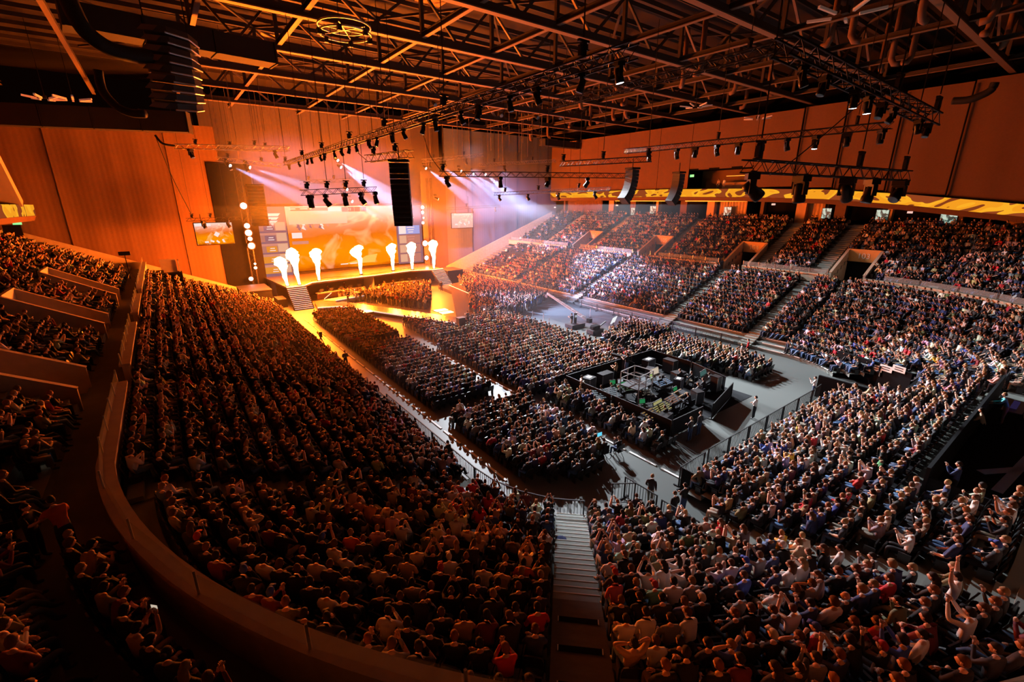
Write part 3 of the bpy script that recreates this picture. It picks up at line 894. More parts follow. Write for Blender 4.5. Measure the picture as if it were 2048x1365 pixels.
# black masking flats both sides of the video wall
struct(box('wall_stage_left', (9.6, 84.2, 10.0), (5.6, 0.3, 20.5), M_black))
struct(box('wall_stage_right', (44.0, 84.4, 10.0), (5.4, 0.3, 20.5), M_draped))
t = thing('stage_wing', (11.0, 77, 0), 'black draped wing block beside the left stage stairs', 'wing')
box('skirt', (-1.6, 0, 1.2), (3.8, 6, 2.4), M_scrim, t); box('top', (-1.6, 0, 2.45), (3.9, 6.1, .1), M_case, t); box('low_shelf', (1.2, -3.5, .6), (1.2, 3, 1.2), M_case, t)
t = thing('stage_wing', (42.6, 76.6, 0), 'dark wing block beside the right stage stairs', 'wing')
box('skirt', (0, 0, 1.2), (3.2, 4, 2.4), M_scrim, t); box('top', (0, 0, 2.45), (3.3, 4.1, .1), M_case, t)

# blinder columns: bright round lamps down the stage sides
bl = MB(); bl.lathe([(0.0, 0), (0.55, 0), (0.6, .12), (0.45, .5), (0.2, .6)], n=12); ME_blbody = bl.mesh('blinder_body', M_blkmetal)
bl = MB(); bl.lathe([(0.0, -.02), (0.5, -.02), (0.5, -.05), (0.0, -.09)], n=12); ME_bllens = bl.mesh('blinder_lens', M_blind)
def blinder(p, r, label, grp):
    t = thing('blinder', p, label, 'stage light', grp)
    inst('housing', ME_blbody, t, rot=(-pi / 2, 0, 0), scale=(r * 1.2,) * 3)
    inst('lens', ME_bllens, t, rot=(-pi / 2, 0, 0), scale=(r,) * 3)
for k, (px, py, r) in enumerate([(487, 412, .9), (494, 452, .75), (497, 466, .9), (500, 478, .6), (503, 492, .9), (511, 536, .42), (502, 558, .6), (510, 528, .3)]):
    p = at_y(px, py, 82.6)
    blinder(p, r, 'bright round blinder on the left stage tower, %s from the top' % ORD[k + 1], 'left tower blinders')
for k, (px, py, r) in enumerate([(845, 415, .6), (845, 425, .55), (846, 446, .5), (850, 487, 1.0), (853, 516, .8), (847, 436, .3)]):
    p = at_y(px, py, 82.6)
    blinder(p, r, 'bright round blinder on the right stage tower, %s from the top' % ORD[k + 1], 'right tower blinders')
for (x, lab) in ((10.6, 'left'), (42.4, 'right')):
    t = thing('light_tower', (x, 83.2, 0), 'tall dark truss tower carrying the %s row of blinders' % lab, 'tower')
    for dx in (-.35, .35):
        for dy in (-.25, .25):
            bar('chord', (dx, dy, 0), (dx * 1.2, dy, 19), .09, .09, M_blkmetal, t)
    mb = MB()
    for k in range(24):
        s = 1 if k % 2 else -1
        mb.tube([(-.35 * s, -.25, k * .79), (.35 * s, -.25, (k + 1) * .79)], .03, 4)
    mb.obj('lacing', M_blkmetal, t)['kind'] = 'stuff'

# ------------------------------------------------------------------ flames
M_fl = bpy.data.materials.new('flame_fire'); M_fl.use_nodes = True
nt = M_fl.node_tree; nt.nodes.clear(); N = nt.nodes.new; Lk = nt.links.new
out = N('ShaderNodeOutputMaterial'); em = N('ShaderNodeEmission'); lw = N('ShaderNodeLayerWeight'); lw.inputs['Blend'].default_value = .35
rp = N('ShaderNodeValToRGB'); rp.color_ramp.elements[0].color = (1, .93, .62, 1); rp.color_ramp.elements[0].position = .25
rp.color_ramp.elements[1].color = (1, .50, .07, 1); rp.color_ramp.elements[1].position = 0.95
Lk(lw.outputs['Facing'], rp.inputs['Fac']); Lk(rp.outputs['Color'], em.inputs['Color']); em.inputs['Strength'].default_value = 4.5
tb = N('ShaderNodeBsdfTransparent'); ad = N('ShaderNodeAddShader'); Lk(em.outputs[0], ad.inputs[0]); Lk(tb.outputs[0], ad.inputs[1]); Lk(ad.outputs[0], out.inputs[0])
def flame(x, y, z, h, e, k):
    t = thing('flame_jet', (x, y, z), '%s tall white yellow flame jet from the left on the stage edge' % ORD[k + 1], 'flame', 'stage flames')
    r_ = random.Random(k * 5 + 1)
    bm = bmesh.new()
    nz, nn = 34, 18
    rings = []
    lean = 0.06 * (r_.random() - .5) - (0.42 if k < 2 else 0.0)
    bw = (0.66 + .12 * r_.random()) * (1.5 if e > 1 else 1.0)
    uc, ph = .78 + .05 * r_.random(), r_.random() * 6
    for i in range(nz + 1):
        u = i / nz
        r = 0.15 + 0.42 * u ** 1.1 + .05 * sin(u * 23 + ph) * u + bw * .44 * math.exp(-((u - uc) / .17) ** 2) * (1 if u < uc else 1.15)
        if u > .90: r *= sqrt(max(0.02, (1.0 - u) / .10))
        ox = lean * u * 1.2 + .13 * sin(u * 11 + ph) * u - (.45 * math.exp(-((u - .72) / .15) ** 2) if e > 1 else 0)
        oy = .12 * cos(u * 8 + k * 2) * u
        ring = []
        for j in range(nn):
            a = 2 * pi * j / nn
            nsv = .20 * sin(2 * a + i * .55 + ph) + .14 * sin(3 * a - i * .9 + ph * 2) + .10 * sin(5 * a + i * 1.7 + k) + .08 * r_.uniform(-1, 1)
            rr_ = r * (1 + nsv * (.35 + .65 * u))
            ring.append(bm.verts.new((ox + rr_ * cos(a), oy + rr_ * sin(a), h * u + .05 * r_.uniform(-1, 1) * u)))
        rings.append(ring)
    for i in range(nz):
        for j in range(nn):
            bm.faces.new((rings[i][j], rings[i][(j + 1) % nn], rings[i + 1][(j + 1) % nn], rings[i + 1][j]))
    bm.faces.new(rings[0][::-1]); bm.faces.new(rings[-1])
    me = bpy.data.meshes.new('flame'); bm.to_mesh(me); bm.free()
    me.materials.append(M_fl)
    me.polygons.foreach_set('use_smooth', [True] * len(me.polygons))
    o = inst('fire', me, t)
    o.visible_shadow = True
    box('jet_nozzle', (0, 0, -0.02), (0.5, 0.5, 0.3), M_blkmetal, t)
for k, (x, y, z, h, e) in enumerate(FLAMES): flame(x, y, z, h, e, k)

# ================================================================== RIGGING
# shared moving-head meshes (hang point at the origin)
b = MB(); b.box((0, 0, -.14), (.46, .34, .18)); b.box((-.15, 0, -.03), (.06, .12, .1)); b.box((.15, 0, -.03), (.06, .12, .1)); ME_mhbase = b.mesh('mh_base', M_blkmetal)
b = MB(); b.box((0, 0, -.27), (.42, .18, .08)); b.box((-.21, 0, -.45), (.06, .18, .40)); b.box((.21, 0, -.45), (.06, .18, .40)); ME_mhyoke = b.mesh('mh_yoke', M_blkmetal)
b = MB(); b.lathe([(.0, .22), (.13, .22), (.17, .10), (.17, -.12), (.20, -.20), (.20, -.36), (.18, -.40)], n=12); ME_mhhead = b.mesh('mh_head', M_blkmetal, True)
b = MB(); b.lathe([(.175, -.402), (.17, -.41), (.0, -.43)], n=12); ME_mhlens = b.mesh('mh_lens', M_lampdim); ME_mhlit = b.mesh('mh_lens_lit', M_lamp)
def moving_head(p, tilt, yaw, sc, label, grp, lit=False):
    t = thing('moving_head_light', p, label, 'stage light', grp, yaw)
    t.scale = (sc,) * 3
    inst('base', ME_mhbase, t)
    inst('yoke', ME_mhyoke, t)
    h = inst('head', ME_mhhead, t, (0, 0, -.5), (tilt, 0, 0))
    inst('lens', ME_mhlit if lit else ME_mhlens, h)
b = MB(); b.box((0, 0, .30), (.17, .17, .50)); b.box((0, 0, .58), (.50, .11, .08)); b.box((.13, 0, .40), (.09, .12, .2)); ME_hoist = b.mesh('hoist', M_blkmetal)
HZ = 28.0
def hoist(p, label, grp):
    t = thing('chain_hoist', p, label, 'hoist', grp)
    inst('motor', ME_hoist, t)
    bar('chain', (0, 0, .7), (0, 0, HZ - p[2]), .035, .035, M_cable, t)
    bar('chain_bag', (-.14, 0, .1), (-.14, 0, .45), .12, .12, M_case, t)
def lighting_truss(name_, a, b, w, label, nf, grp, msc=1.0, hs=3, mat_=None, lits=(), tilts=None, skip_heads=False, hts=None):
    a = Vector(a); b = Vector(b); L = (b - a).length
    m = mat_ or M_blkmetal
    t = thing('lighting_truss', (a + b) / 2, label, 'truss')
    c = (a + b) / 2; a0 = a - c; b0 = b - c
    dv = (b - a).normalized(); sv = dv.cross(Vector((0, 0, 1))).normalized(); up = sv.cross(dv)
    for s1 in (-.5, .5):
        for s2 in (-.5, .5):
            off = sv * s1 * w + up * s2 * w
            bar('chord', a0 + off, b0 + off, w * .12, w * .12, m, t)
    mb = MB(); n = int(L / (w * 1.0))
    for k in range(n):
        for s1 in (-.5, .5):
            q = 1 if k % 2 else -1
            p = a0 + dv * (L * k / n) + sv * s1 * w + up * (.5 * q * w)
            p2 = a0 + dv * (L * (k + 1) / n) + sv * s1 * w - up * (.5 * q * w)
            mb.tube([p, p2], w * .04, 4, cap=False)
        q = 1 if k % 2 else -1
        for s2 in (-.5, .5):
            mb.tube([a0 + dv * (L * k / n) + up * s2 * w + sv * (.5 * q * w), a0 + dv * (L * (k + 1) / n) + up * s2 * w - sv * (.5 * q * w)], w * .04, 4, cap=False)
    mb.obj('lacing', m, t)['kind'] = 'stuff'
    for k in range(hs):
        u = (k + .35) / hs if hts is None else hts[k]
        hoist(a + (b - a) * u + up * w * .5, '%s chain hoist from the stage end on the %s' % (ORD[k + 1], name_), 'hoists on the ' + name_)
    for k in range(len(nf)):
        u = nf[k]
        p = a + (b - a) * u - up * w * .5 + Vector((0, 0, .03))
        moving_head(p, (tilts[k % len(tilts)] if tilts else rad(25)), rad(-140 + 13 * ((k * 7) % 5)), msc, '%s moving head light along the %s' % (ordw(k + 1), name_), 'lights under the ' + name_, k in lits)
    return t
def px_truss(p0, z0, p1, z1):
    return at_z(p0[0], p0[1], z0), at_z(p1[0], p1[1], z1)
a, b = px_truss((570, 328), 19.5, (1268, 100), 19.5)
us = []
for (px, py) in [(577, 327), (597, 322), (614, 318), (622, 317), (640, 312), (648, 310), (668, 303), (681, 300), (697, 291), (711, 287), (736, 281), (752, 275), (783, 266), (806, 262), (845, 250), (871, 241), (921, 228), (956, 215), (1019, 202), (1074, 180), (1163, 158), (1240, 130)]:
    best = min(range(0, 400), key=lambda i: abs(proj(a + (b - a) * (i / 400))[0] - px))
    us.append(best / 400)
HTS = []
for px in (572, 605, 645, 700, 770, 890, 1165):
    HTS.append(min(range(0, 400), key=lambda i: abs(proj(a + (b - a) * (i / 400))[0] - px)) / 400)
lighting_truss('long black truss', a, b, .42, 'long black lighting truss running diagonally over the floor toward the stage', us, 'x', .72, 7, None, (21,), [rad(12), rad(28), rad(-18)], hts=HTS)
a, b = px_truss((735, 318), 18.2, (822, 308), 18.2)
TRS = lighting_truss('short speaker truss', a, b, .5, 'short black truss that the near left speaker array hangs from', [], 'x', 1, 2)
a, b = px_truss((602, 386), 15.55, (752, 379), 15.9)
lighting_truss('five lamp truss', a, b, .42, 'black truss with five lamps hanging just above the video wall', [.1, .3, .55, .78, .98], 'x', 1.15, 4, None, (), [rad(10), rad(35)])
a, b = px_truss((878, 348), 17.2, (1262, 352), 17.2)
def upx(a, b, xs):
    return [min(range(0, 401), key=lambda i: abs(proj(a + (b - a) * (i / 400))[0] - px)) / 400 for px in xs]
lighting_truss('four lamp truss', a, b, .42, 'black truss with four lamps left of the angled speaker array', upx(a, b, (894, 1001, 1096, 1175)), 'x', 1.05, 2, None, (), [rad(30), rad(5), rad(-30), rad(-35)], hts=upx(a, b, (886, 1095)))
a, b = px_truss((1122, 328), 18.2, (1302, 318), 18.2)
lighting_truss('upright lamp truss', a, b, .42, 'dark truss with three upright lamps on top before the right drape', [], 'x', 1, 3, hts=[.03, .5, .97])
a, b = px_truss((1493, 332), 16.1, (1812, 352), 16.05)
lighting_truss('near right truss', a, b, .40, 'near black truss with five big lamps before the right ribbon display', upx(a, b, (1508, 1607, 1700, 1748, 1805)), 'x', 1.12, 3, None, (), [rad(50), rad(4), rad(40), rad(-14), rad(-45)], hts=upx(a, b, (1515, 1716, 1806)))
a, b = px_truss((1565, 92), 18.6, (1868, 240), 18.0)
lighting_truss('upper right truss', a, b, .42, 'dark truss at the upper right with lit lamps under it', upx(a, b, (1612, 1655, 1715, 1742, 1768, 1792, 1842, 1860)), 'x', .58, 2, None, (2, 3), [rad(20), rad(-20), rad(8), rad(6), rad(-25), rad(-30)], hts=upx(a, b, (1790, 1868)))
a, b = px_truss((1250, 303), 20.0, (1785, 250), 20.0)
lighting_truss('far right truss', a, b, .45, 'thin dark truss along the right drape with small lamps', upx(a, b, (1300, 1355, 1392, 1435, 1478, 1577, 1635, 1697, 1766)), 'x', 1.1, 2, None, (6,), [rad(0), rad(15)], hts=upx(a, b, (1435, 1712)))
a, b = px_truss((1100, 212), 23.0, (1570, 92), 23.0)
lighting_truss('dim upper truss', a, b, .5, 'dim truss high under the roof behind the long black truss', [], 'x', 1, 1, hts=[.9])
a, b = px_truss((1108, 393), 15.6, (1000, 392), 15.5)
lighting_truss('low right truss', at_z(990, 388, 15.9), at_z(1220, 378, 16.2), .4, 'faint truss with small lamps left of the ribbon display end', [.05, .35, .62, .9], 'x', 1.0, 3, None, (), [rad(35)])
lighting_truss('side screen truss', at_y(372, 440, 77.5), at_y(480, 437, 77.5), .4, 'dark truss above the orange side screen', [.3, .75], 'x', 1.2, 3)
lighting_truss('right screen truss', at_y(895, 418, 79), at_y(1000, 412, 79), .4, 'faint truss above the pale pink side screen', [.45, .9], 'x', 1.0, 1)
# rig bridges over the stage (upper left and centre)
for nm, p0, p1, y, lab, nf in [('upstage left bridge', (435, 296), (575, 300), 76, 'thin lit truss high at the upper left of the stage', []), ('upstage low bridge', (432, 318), (565, 332), 76, 'thin orange truss carrying the two beam lamps at the stage left', [.18, .42]),
                               ('front left bridge', (348, 293), (580, 297), 70, 'long thin truss before the left drape high up', [.12, .85]), ('centre bridge', (845, 322), (965, 310), 74, 'thin orange truss above the stage right of the middle speaker array', [.1, .35, .7]),
                               ('rear bridge', (600, 365), (700, 360), 80, 'faint truss directly over the video wall', []), ('right bridge', (960, 330), (1110, 322), 66, 'thin orange truss running toward the right drape', [.3])]:
    a, b = at_y(p0[0], p0[1], y), at_y(p1[0], p1[1], y)
    lighting_truss(nm, a, b, .5, lab, nf, 'x', 1.2, 2, M_steel if 'thin' in lab else None)
lamp_pts = [(B_[0], B_[1]) for B_ in BEAMS]
for k, (p, tg) in enumerate(lamp_pts):
    p = Vector(p); tg = Vector(tg)
    d = (tg - p).normalized()
    t = thing('beam_lamp', p, '%s lit beam lamp from the left over the stage' % ORD[k + 1], 'stage light', 'lit beam lamps over the stage')
    q = (tg - p).to_track_quat('-Z', 'Y').to_euler()
    inst('head', ME_mhhead, t, tuple(-d * .9), q, (1.2,) * 3)
    inst('lens', ME_mhlit, t, tuple(-d * .9), q, (1.2,) * 3)
    box('base', tuple(-d * 1.0 + Vector((0, 0, .55))), (.4, .4, .3), M_blkmetal, t)
for k, (a, tg, e, ang) in enumerate(RIG_SPOTS):  # lamp bodies added to carry the rig spots; none hang here
    p = Vector(a); d = (Vector(tg) - p).normalized()
    t = thing('added_lamp_body', p, '%s added dim lamp body under the roof trusses before the stage' % ORD[k + 1], 'stage light', 'added lamps under the roof')
    q = (Vector(tg) - p).to_track_quat('-Z', 'Y').to_euler()
    inst('head', ME_mhhead, t, tuple(-d * 1.15), q, (1.5,) * 3)
    inst('lens', ME_mhlens, t, tuple(-d * 1.15), q, (1.5,) * 3)
    box('base', tuple(-d * 1.3 + Vector((0, 0, .6))), (.5, .5, .3), M_blkmetal, t); bar('hanger', tuple(-d * 1.3 + Vector((0, 0, .6))), tuple(-d * 1.3 + Vector((0, 0, 33.5 - p.z + d.z * 1.3))), .06, .06, M_blkmetal, t)

# speaker arrays
def line_array(p, n, w, h, dp, yaw, curve, label, lit=False):
    t = thing('line_array_speaker', p, label, 'speaker', None, yaw)
    box('rigging_frame', (0, 0, .12), (w * 1.05, dp * 1.2, .16), M_blkmetal, t)
    z, y, ang = 0.0, 0.0, 0.0
    for k in range(n):
        ang = curve * (k / max(1, n - 1)) ** 1.5
        c = box('speaker_cabinet', (0, y - sin(ang) * h * .5, z - cos(ang) * h * .5), (w, dp, h * .92), M_case, t, (-ang, 0, 0))
        g = box('grille', (0, y - sin(ang) * h * .5 + dp * .51 * cos(ang), z - cos(ang) * h * .5 - dp * .51 * sin(ang)), (w * .9, .03, h * .7), M_blkmetal)
        attach(g, c)
        z -= cos(ang) * h; y -= sin(ang) * h
    bar('hanger', (0, 0, .1), (0, 0, 1.0), .06, .06, M_blkmetal, t)
    return t
p = at_z(798, 326, 17.4)
s_ = p.length / 60
R_ = hypot(p.x, p.y)
line_array(p, 12, 1.25, .34, .9, rad(150), 0.35, 'black speaker array hanging below the short truss in front of the stage')
line_array(at_z(1265, 340, 17.7), 10, 1.0, .30, .8, rad(-100), 0.75, 'black curved speaker array at the end of the four lamp truss')
line_array(at_z(1358, 348, 17.4), 9, .9, .32, .7, rad(-100), 0.7, 'smaller curved speaker array before the lounge opening')
line_array(at_y(508, 372, 70), 12, 2.0, .42, 1.2, rad(180), .05, 'tall dark speaker array left of the video wall')
# roof speaker cluster at the upper left with chevron cabinets
t = thing('speaker_cluster', (1.6, 35.0, 23.6), 'old roof speaker cluster of stacked angled cabinets at the upper left', 'speaker')
b = MB()
b.poly([(-.5, -.6, 0), (.5, -.8, 0), (1.5, -.35, 0), (2.0, .5, 0), (1.6, .6, 0), (-.5, .5, 0), (-.5, -.6, .34), (.5, -.8, .34), (1.5, -.35, .34), (2.0, .5, .34), (1.6, .6, .34), (-.5, .5, .34)],
       [(5, 4, 3, 2, 1, 0), (6, 7, 8, 9, 10, 11), (0, 1, 7, 6), (1, 2, 8, 7), (2, 3, 9, 8), (3, 4, 10, 9), (4, 5, 11, 10), (5, 0, 6, 11)])
ME_cab = b.mesh('cluster_cabinet', M_case)
b = MB(); b.tube([(.4, -.84, 0), (1.5, -.38, 0), (2.02, .5, 0)], .05, 5); ME_lip = b.mesh('cabinet_lip', M_alu)
b = MB(); b.poly([(-.5, -.62, .02), (.2, -.76, .02), (.45, -.80, .30), (-.25, -.66, .30)], [(0, 1, 2, 3)]); ME_wing = b.mesh('cabinet_wing', M_hose)
for k in range(9):
    c = inst('speaker_cabinet', ME_cab, t, (.05 * (k % 2) - .03 * k, .0, -k * .44), (.12 * (k - 3) * .4, 0, .05 * (k % 3)))
    attach(inst('cabinet_lip', ME_lip, None, c.location, c.rotation_euler), c)
    attach(inst('cabinet_wing', ME_wing, None, c.location + Vector((-.3, -.02, 0)), c.rotation_euler), c)
for dx in (-.4, 1.5): bar('hanger', (dx, 0, .3), (dx, 0, 5), .06, .06, M_blkmetal, t)
# drooping cable looms beside it
def loom(pts, r, label, m=None):
    P = [Vector(p) for p in pts]
    out = []
    for i in range(len(P) - 1):
        p0 = P[max(i - 1, 0)]; p1 = P[i]; p2 = P[i + 1]; p3 = P[min(i + 2, len(P) - 1)]
        for q in range(6):
            u = q / 6
            out.append(.5 * ((2 * p1) + (-p0 + p2) * u + (2 * p0 - 5 * p1 + 4 * p2 - p3) * u * u + (-p0 + 3 * p1 - 3 * p2 + p3) * u ** 3))
    out.append(P[-1])
    mb = MB(); mb.tube(out, r, 8)
    o = mb.obj('cable_loom', m or M_cable, None, True)
    return tag(o, label, 'cable')
def yz(px, py, y): return at_y(px, py, y)
loom([yz(128, -20, 33), yz(165, 55, 33), yz(215, 95, 33.5), yz(265, 110, 34), yz(300, 112, 34.6)], .38, 'thick black cable loom drooping to the top of the roof speaker cluster')
loom([yz(196, 140, 37), yz(205, 180, 37), yz(232, 212, 36.5), yz(262, 226, 36), yz(290, 228, 35.5)], .22, 'black cable loom drooping to the foot of the roof speaker cluster')
loom([at_x(1990, 165, 68), at_x(1982, 180, 68), at_x(1960, 192, 68), at_x(1935, 200, 68), at_x(1905, 202, 68)], .35, 'thick dark cable loom curling below the roof at the upper right')
loom([yz(310, 270, 70), yz(325, 287, 70), yz(350, 292, 70)], .12, 'thin cable hanging from the roof above the left drape')
def cable(pts, label, r=.03): return loom(pts, r, label)
cable([yz(312, 275, 72), yz(345, 355, 74), yz(383, 429, 76)], 'thin black cable running down to the side screen truss', .05)
cable([at_y(710, 287, 40), at_y(716, 305, 40), at_y(735, 322, 40)], 'thin black cable looping onto the short speaker truss')
cable([at_y(846, 266, 36), at_y(860, 310, 36), at_y(882, 342, 35)], 'thin black cable running to the left end of the four lamp truss')
cable([at_y(1740, 190, 12), at_y(1600, 310, 12), at_y(1540, 350, 11)], 'thin black cable slanting across the right drape')

# ducts
def duct(a, b, w, h, label):
    a = Vector(a); b = Vector(b); c = (a + b) / 2
    t = thing('air_duct', c, label, 'duct')
    L = (b - a).length
    n = max(2, int(L / 4))
    for k in range(n):
        bar('duct_section', a + (b - a) * (k / n) - c, a + (b - a) * ((k + .97) / n) - c, w, h, M_duct, t)
    for k in range(n + 1):
        bar('duct_flange', a + (b - a) * (k / n) - c - (b - a).normalized() * .06, a + (b - a) * (k / n) - c + (b - a).normalized() * .06, w * 1.06, h * 1.06, M_duct, t)
    return t
duct(at_z(120, 30, 26.5), at_z(545, 112, 26.5), 1.9, 1.5, 'black air duct crossing above the roof speaker cluster')
duct(at_z(-20, 228, 24.2), at_z(378, 246, 24.2), 1.6, 2.3, 'long black air duct along the top of the left drape')
duct(at_z(1085, 285, 26.0), at_z(1200, 297, 26), 1.6, 1.2, 'dark air duct at the top corner of the right drape')
# dangling duct hoses under the roof
hz = random.Random(11)
hp = [(1095, 275), (1140, 255), (1180, 250), (1200, 245), (1225, 240), (1250, 235), (1275, 262), (1060, 280), (1160, 215), (1230, 180), (1250, 210), (1490, 215), (1535, 190), (1470, 185), (1780, 130), (1820, 125), (1760, 140), (1975, 70), (2010, 90), (1985, 40), (1840, 40), (1660, 90), (1700, 85), (1400, 150), (1365, 170)]
for k, (px, py) in enumerate(hp):
    p = at_z(px, py, 27.6 + hz.uniform(-.6, .6))
    h = hz.uniform(1.8, 3.0)
    mb = MB()
    mb.tube([(.7, 0, 0), (.25, 0, .05), (0, 0, .5), (0, 0, 1.2), (0, 0, 33.5 - p.z)], .26, 8)
    o = mb.obj('duct_hose', M_hose, None, True)
    o.location = p; o.rotation_euler = (0, 0, hz.uniform(0, 6.28))
    tag(o, 'brown flexible duct hose hanging under the dark roof part, %s of them' % ordw(k + 1), 'hose', 'roof duct hoses')
# star lamps made of plain tubes
def star(p, n, r, label, ph=0.0, sc=1.0):
    p = Vector(p); t = thing('star_lamp', p, label, 'ceiling lamp')
    for k in range(n):
        a = 2 * pi * k / n + ph
        bar('lamp_tube', (cos(a) * r * .35, sin(a) * r * .35, 0), (cos(a) * r, sin(a) * r, .15), .12 * sc, .12 * sc, M_tube, t)
    box('hub', (0, 0, .2), (.3, .3, .3), M_blkmetal, t)
    bar('rod', (0, 0, .3), (0, 0, 33.4 - p.z), .05, .05, M_blkmetal, t)
star(at_z(1690, 30, 23.5), 5, 1.7, 'star shaped lamp of straight tubes at the top right under the roof', .3)
star(at_z(1392, 214, 26), 6, 1.9, 'star shaped lamp of straight tubes above the near right truss', .2)
star(at_z(1515, 238, 25.5), 6, 1.9, 'small star shaped lamp of tubes at the top edge of the right drape', .5)
star(at_z(90, 198, 25.5), 6, 1.8, 'star shaped lamp of tubes at the far left above the black duct', .2, 1.5)
star(at_z(146, 200, 25.5), 6, 1.8, 'second star shaped lamp of tubes above the long black duct', .6, 1.5)
# ring frame lamp
t = thing('ring_lamp', at_z(690, 68, 27.0), 'round frame lamp hanging amid the orange roof beams', 'ceiling lamp')
for r, z in ((1.9, 0), (1.9, .5)):
    mb = MB(); mb.tube([(r * cos(2 * pi * k / 20), r * sin(2 * pi * k / 20), z) for k in range(21)], .07, 6); mb.obj('ring', M_steel, t)
for k in range(6):
    a = k * pi / 3
    bar('spoke', (0, 0, .25), (1.9 * cos(a), 1.9 * sin(a), .25), .07, .07, M_steel, t)
    box('lamp', (1.9 * cos(a), 1.9 * sin(a), -.15), (.3, .3, .4), M_blkmetal, t)
for a in (0, 2.1, 4.2): bar('hanger', (1.9 * cos(a), 1.9 * sin(a), .5), (1.9 * cos(a), 1.9 * sin(a), 2), .04, .04, M_cable, t)
# hanging steel ropes above the stage
hr = random.Random(5)
for k in range(46):
    x, y = hr.uniform(8, 58), hr.uniform(62, 82)
    zb = hr.uniform(20.5, 25)
    o = bar('hanging_rope', (x, y, zb), (x, y, 33.4), .05, .05, M_roof)
    tag(o, 'thin steel rope hanging from the roof above the stage', 'rope', 'ropes over the stage')

# ================================================================== FLOOR EQUIPMENT
# crowd barriers: rails, posts and bars
M_rail = mat('barrier_black', (.014, .014, .015), .7)
def barrier(a, b, label, h=1.1, scrim=False, grp=None, z=0.0, m=None):
    a = Vector((a[0], a[1], z)); b = Vector((b[0], b[1], z)); c = (a + b) / 2; L = (b - a).length
    t = thing('crowd_barrier', c, label, 'barrier', grp, atan2(b.y - a.y, b.x - a.x))
    m = m or M_blkmetal
    m = m if m is not M_blkmetal else M_rail
    bar('top_rail', (-L / 2, 0, h), (L / 2, 0, h), .05, .05, m, t)
    bar('bottom_rail', (-L / 2, 0, .12), (L / 2, 0, .12), .04, .04, m, t)
    for x in (-L / 2 + .03, L / 2 - .03):
        bar('post', (x, 0, 0), (x, 0, h), .06, .06, m, t)
        box('foot', (x, 0, .03), (.08, .6, .05), m, t)
    if scrim:
        box('scrim', (0, 0.03, h / 2 + .02), (L * .99, .03, h - .06), M_scrim, t)
    else:
        mb = MB()
        n = int(L / .16)
        for k in range(1, n): mb.box((-L / 2 + L * k / n, 0, h / 2 + .05), (.022, .022, h - .1))
        mb.obj('bars', m, t)['kind'] = 'stuff'
bp = path(0.2, 7, 2.4)
nl = []
for i in range(len(bp) - 1):
    A, B = bp[i], bp[i + 1]
    mx, my = (A[0] + B[0]) / 2, (A[1] + B[1]) / 2
    if mx < 13 and my > 30: continue
    if mx < 15.6 and my > 13.2: nl.append((A, B))
for i, (A, B) in enumerate(nl):
    barrier(A, B, 'black railing before the near left seats, %s panel up the aisle from the pale stairs' % ORD[len(nl) - i], 1.1)
for nm, a, b, sc in [('panel beside the stairs foot', (16.0, 12.9), (17.0, 12.2), False), ('panel at the left corner of the floor entrance', (17.0, 12.9), (17.0, 10.9), False), ('panel inside the floor entrance on its left', (16.9, 10.6), (16.9, 8.6), False),
                     ('scrim covered panel at the right corner of the entrance', (20.1, 11.6), (20.1, 9.6), True), ('scrim panel further in on the right of the entrance', (20.1, 9.5), (20.1, 8.0), True), ('short front panel right of the floor entrance', (20.1, 11.7), (22.6, 11.75), False)]:
    barrier(a, b, 'black railing, ' + nm, 1.25, sc)
xs_ = [23.2, 25.6, 28, 30.4, 32.8, 35.2, 37.6]
for k in range(6): barrier((xs_[k], 11.9), (xs_[k + 1] - .05, 11.9), 'black railing before the near right seats, %s panel from the entrance' % ORD[k + 1], 1.15)
barrier((37.7, 11.9), (39.5, 12.0), 'black railing at the corner tunnel before the near right seats', 1.15)
ang = path(0.2, 6, 3)
k = 0
for i in range(len(ang) - 1):
    A, B = ang[i], ang[i + 1]
    if A[0] > 46.9 and 20 < A[1] < 74:
        k += 1
        barrier(A, B, 'dark railing before the right stand, %s panel from the near corner' % ordw(k), 1.0)
k = 0
for i in range(len(ang) - 1):
    A, B = ang[i], ang[i + 1]
    if A[0] < 12 and 30 < A[1] < 74:
        k += 1
        barrier(A, B, 'low dark railing beside the left aisle, %s panel from the stage' % ordw(k), 0.75)
# pale bench strips on the first steps of the right stand
k = 0
for (ya, yb) in [(74, 60), (59, 50.5), (46.8, 33.6), (30.6, 23.4), (20.8, 18.5)]:
    for r in range(3):
        k += 1
        x = XR + 0.6 + ROWD * r - .03
        o = struct(bar('trim_bench_strip', (x, ya, zrow_low(r) - .03), (x, yb, zrow_low(r) - .03), .07, .10, M_nose))
# corner front steps
mb = MB()
for r in range(3):
    pr = path(.58 + ROWD * r, 10)
    for i in range(len(pr) - 1):
        A, B = pr[i], pr[i + 1]
        if A[0] > 45.2 and A[1] < 18.6: mb.tube([(A[0], A[1], zrow_low(r)), (B[0], B[1], zrow_low(r))], .05, 4)
struct(mb.obj('trim_corner_strips', M_nose))

# edge strips on the floor along the seat blocks
for nm, a, b, n in [('left aisle', (12.9, 63), (12.9, 17.5), 18), ('middle aisle', (20.35, 43), (20.9, 11.2), 14), ('block beside the mixing desks', (22.0, 12.6), (25.5, 25.6), 0)]:
    if not n: continue
    a = Vector((*a, .03)); b = Vector((*b, .03))
    t = thing('floor_edge_strip', a, 'row of pale flat strips on the floor along the ' + nm, 'strip')
    for k in range(n):
        p = (b - a) * ((k + .05) / n); q = (b - a) * ((k + .9) / n)
        bar('strip_segment', p, q, .14, .05, M_nose, t)

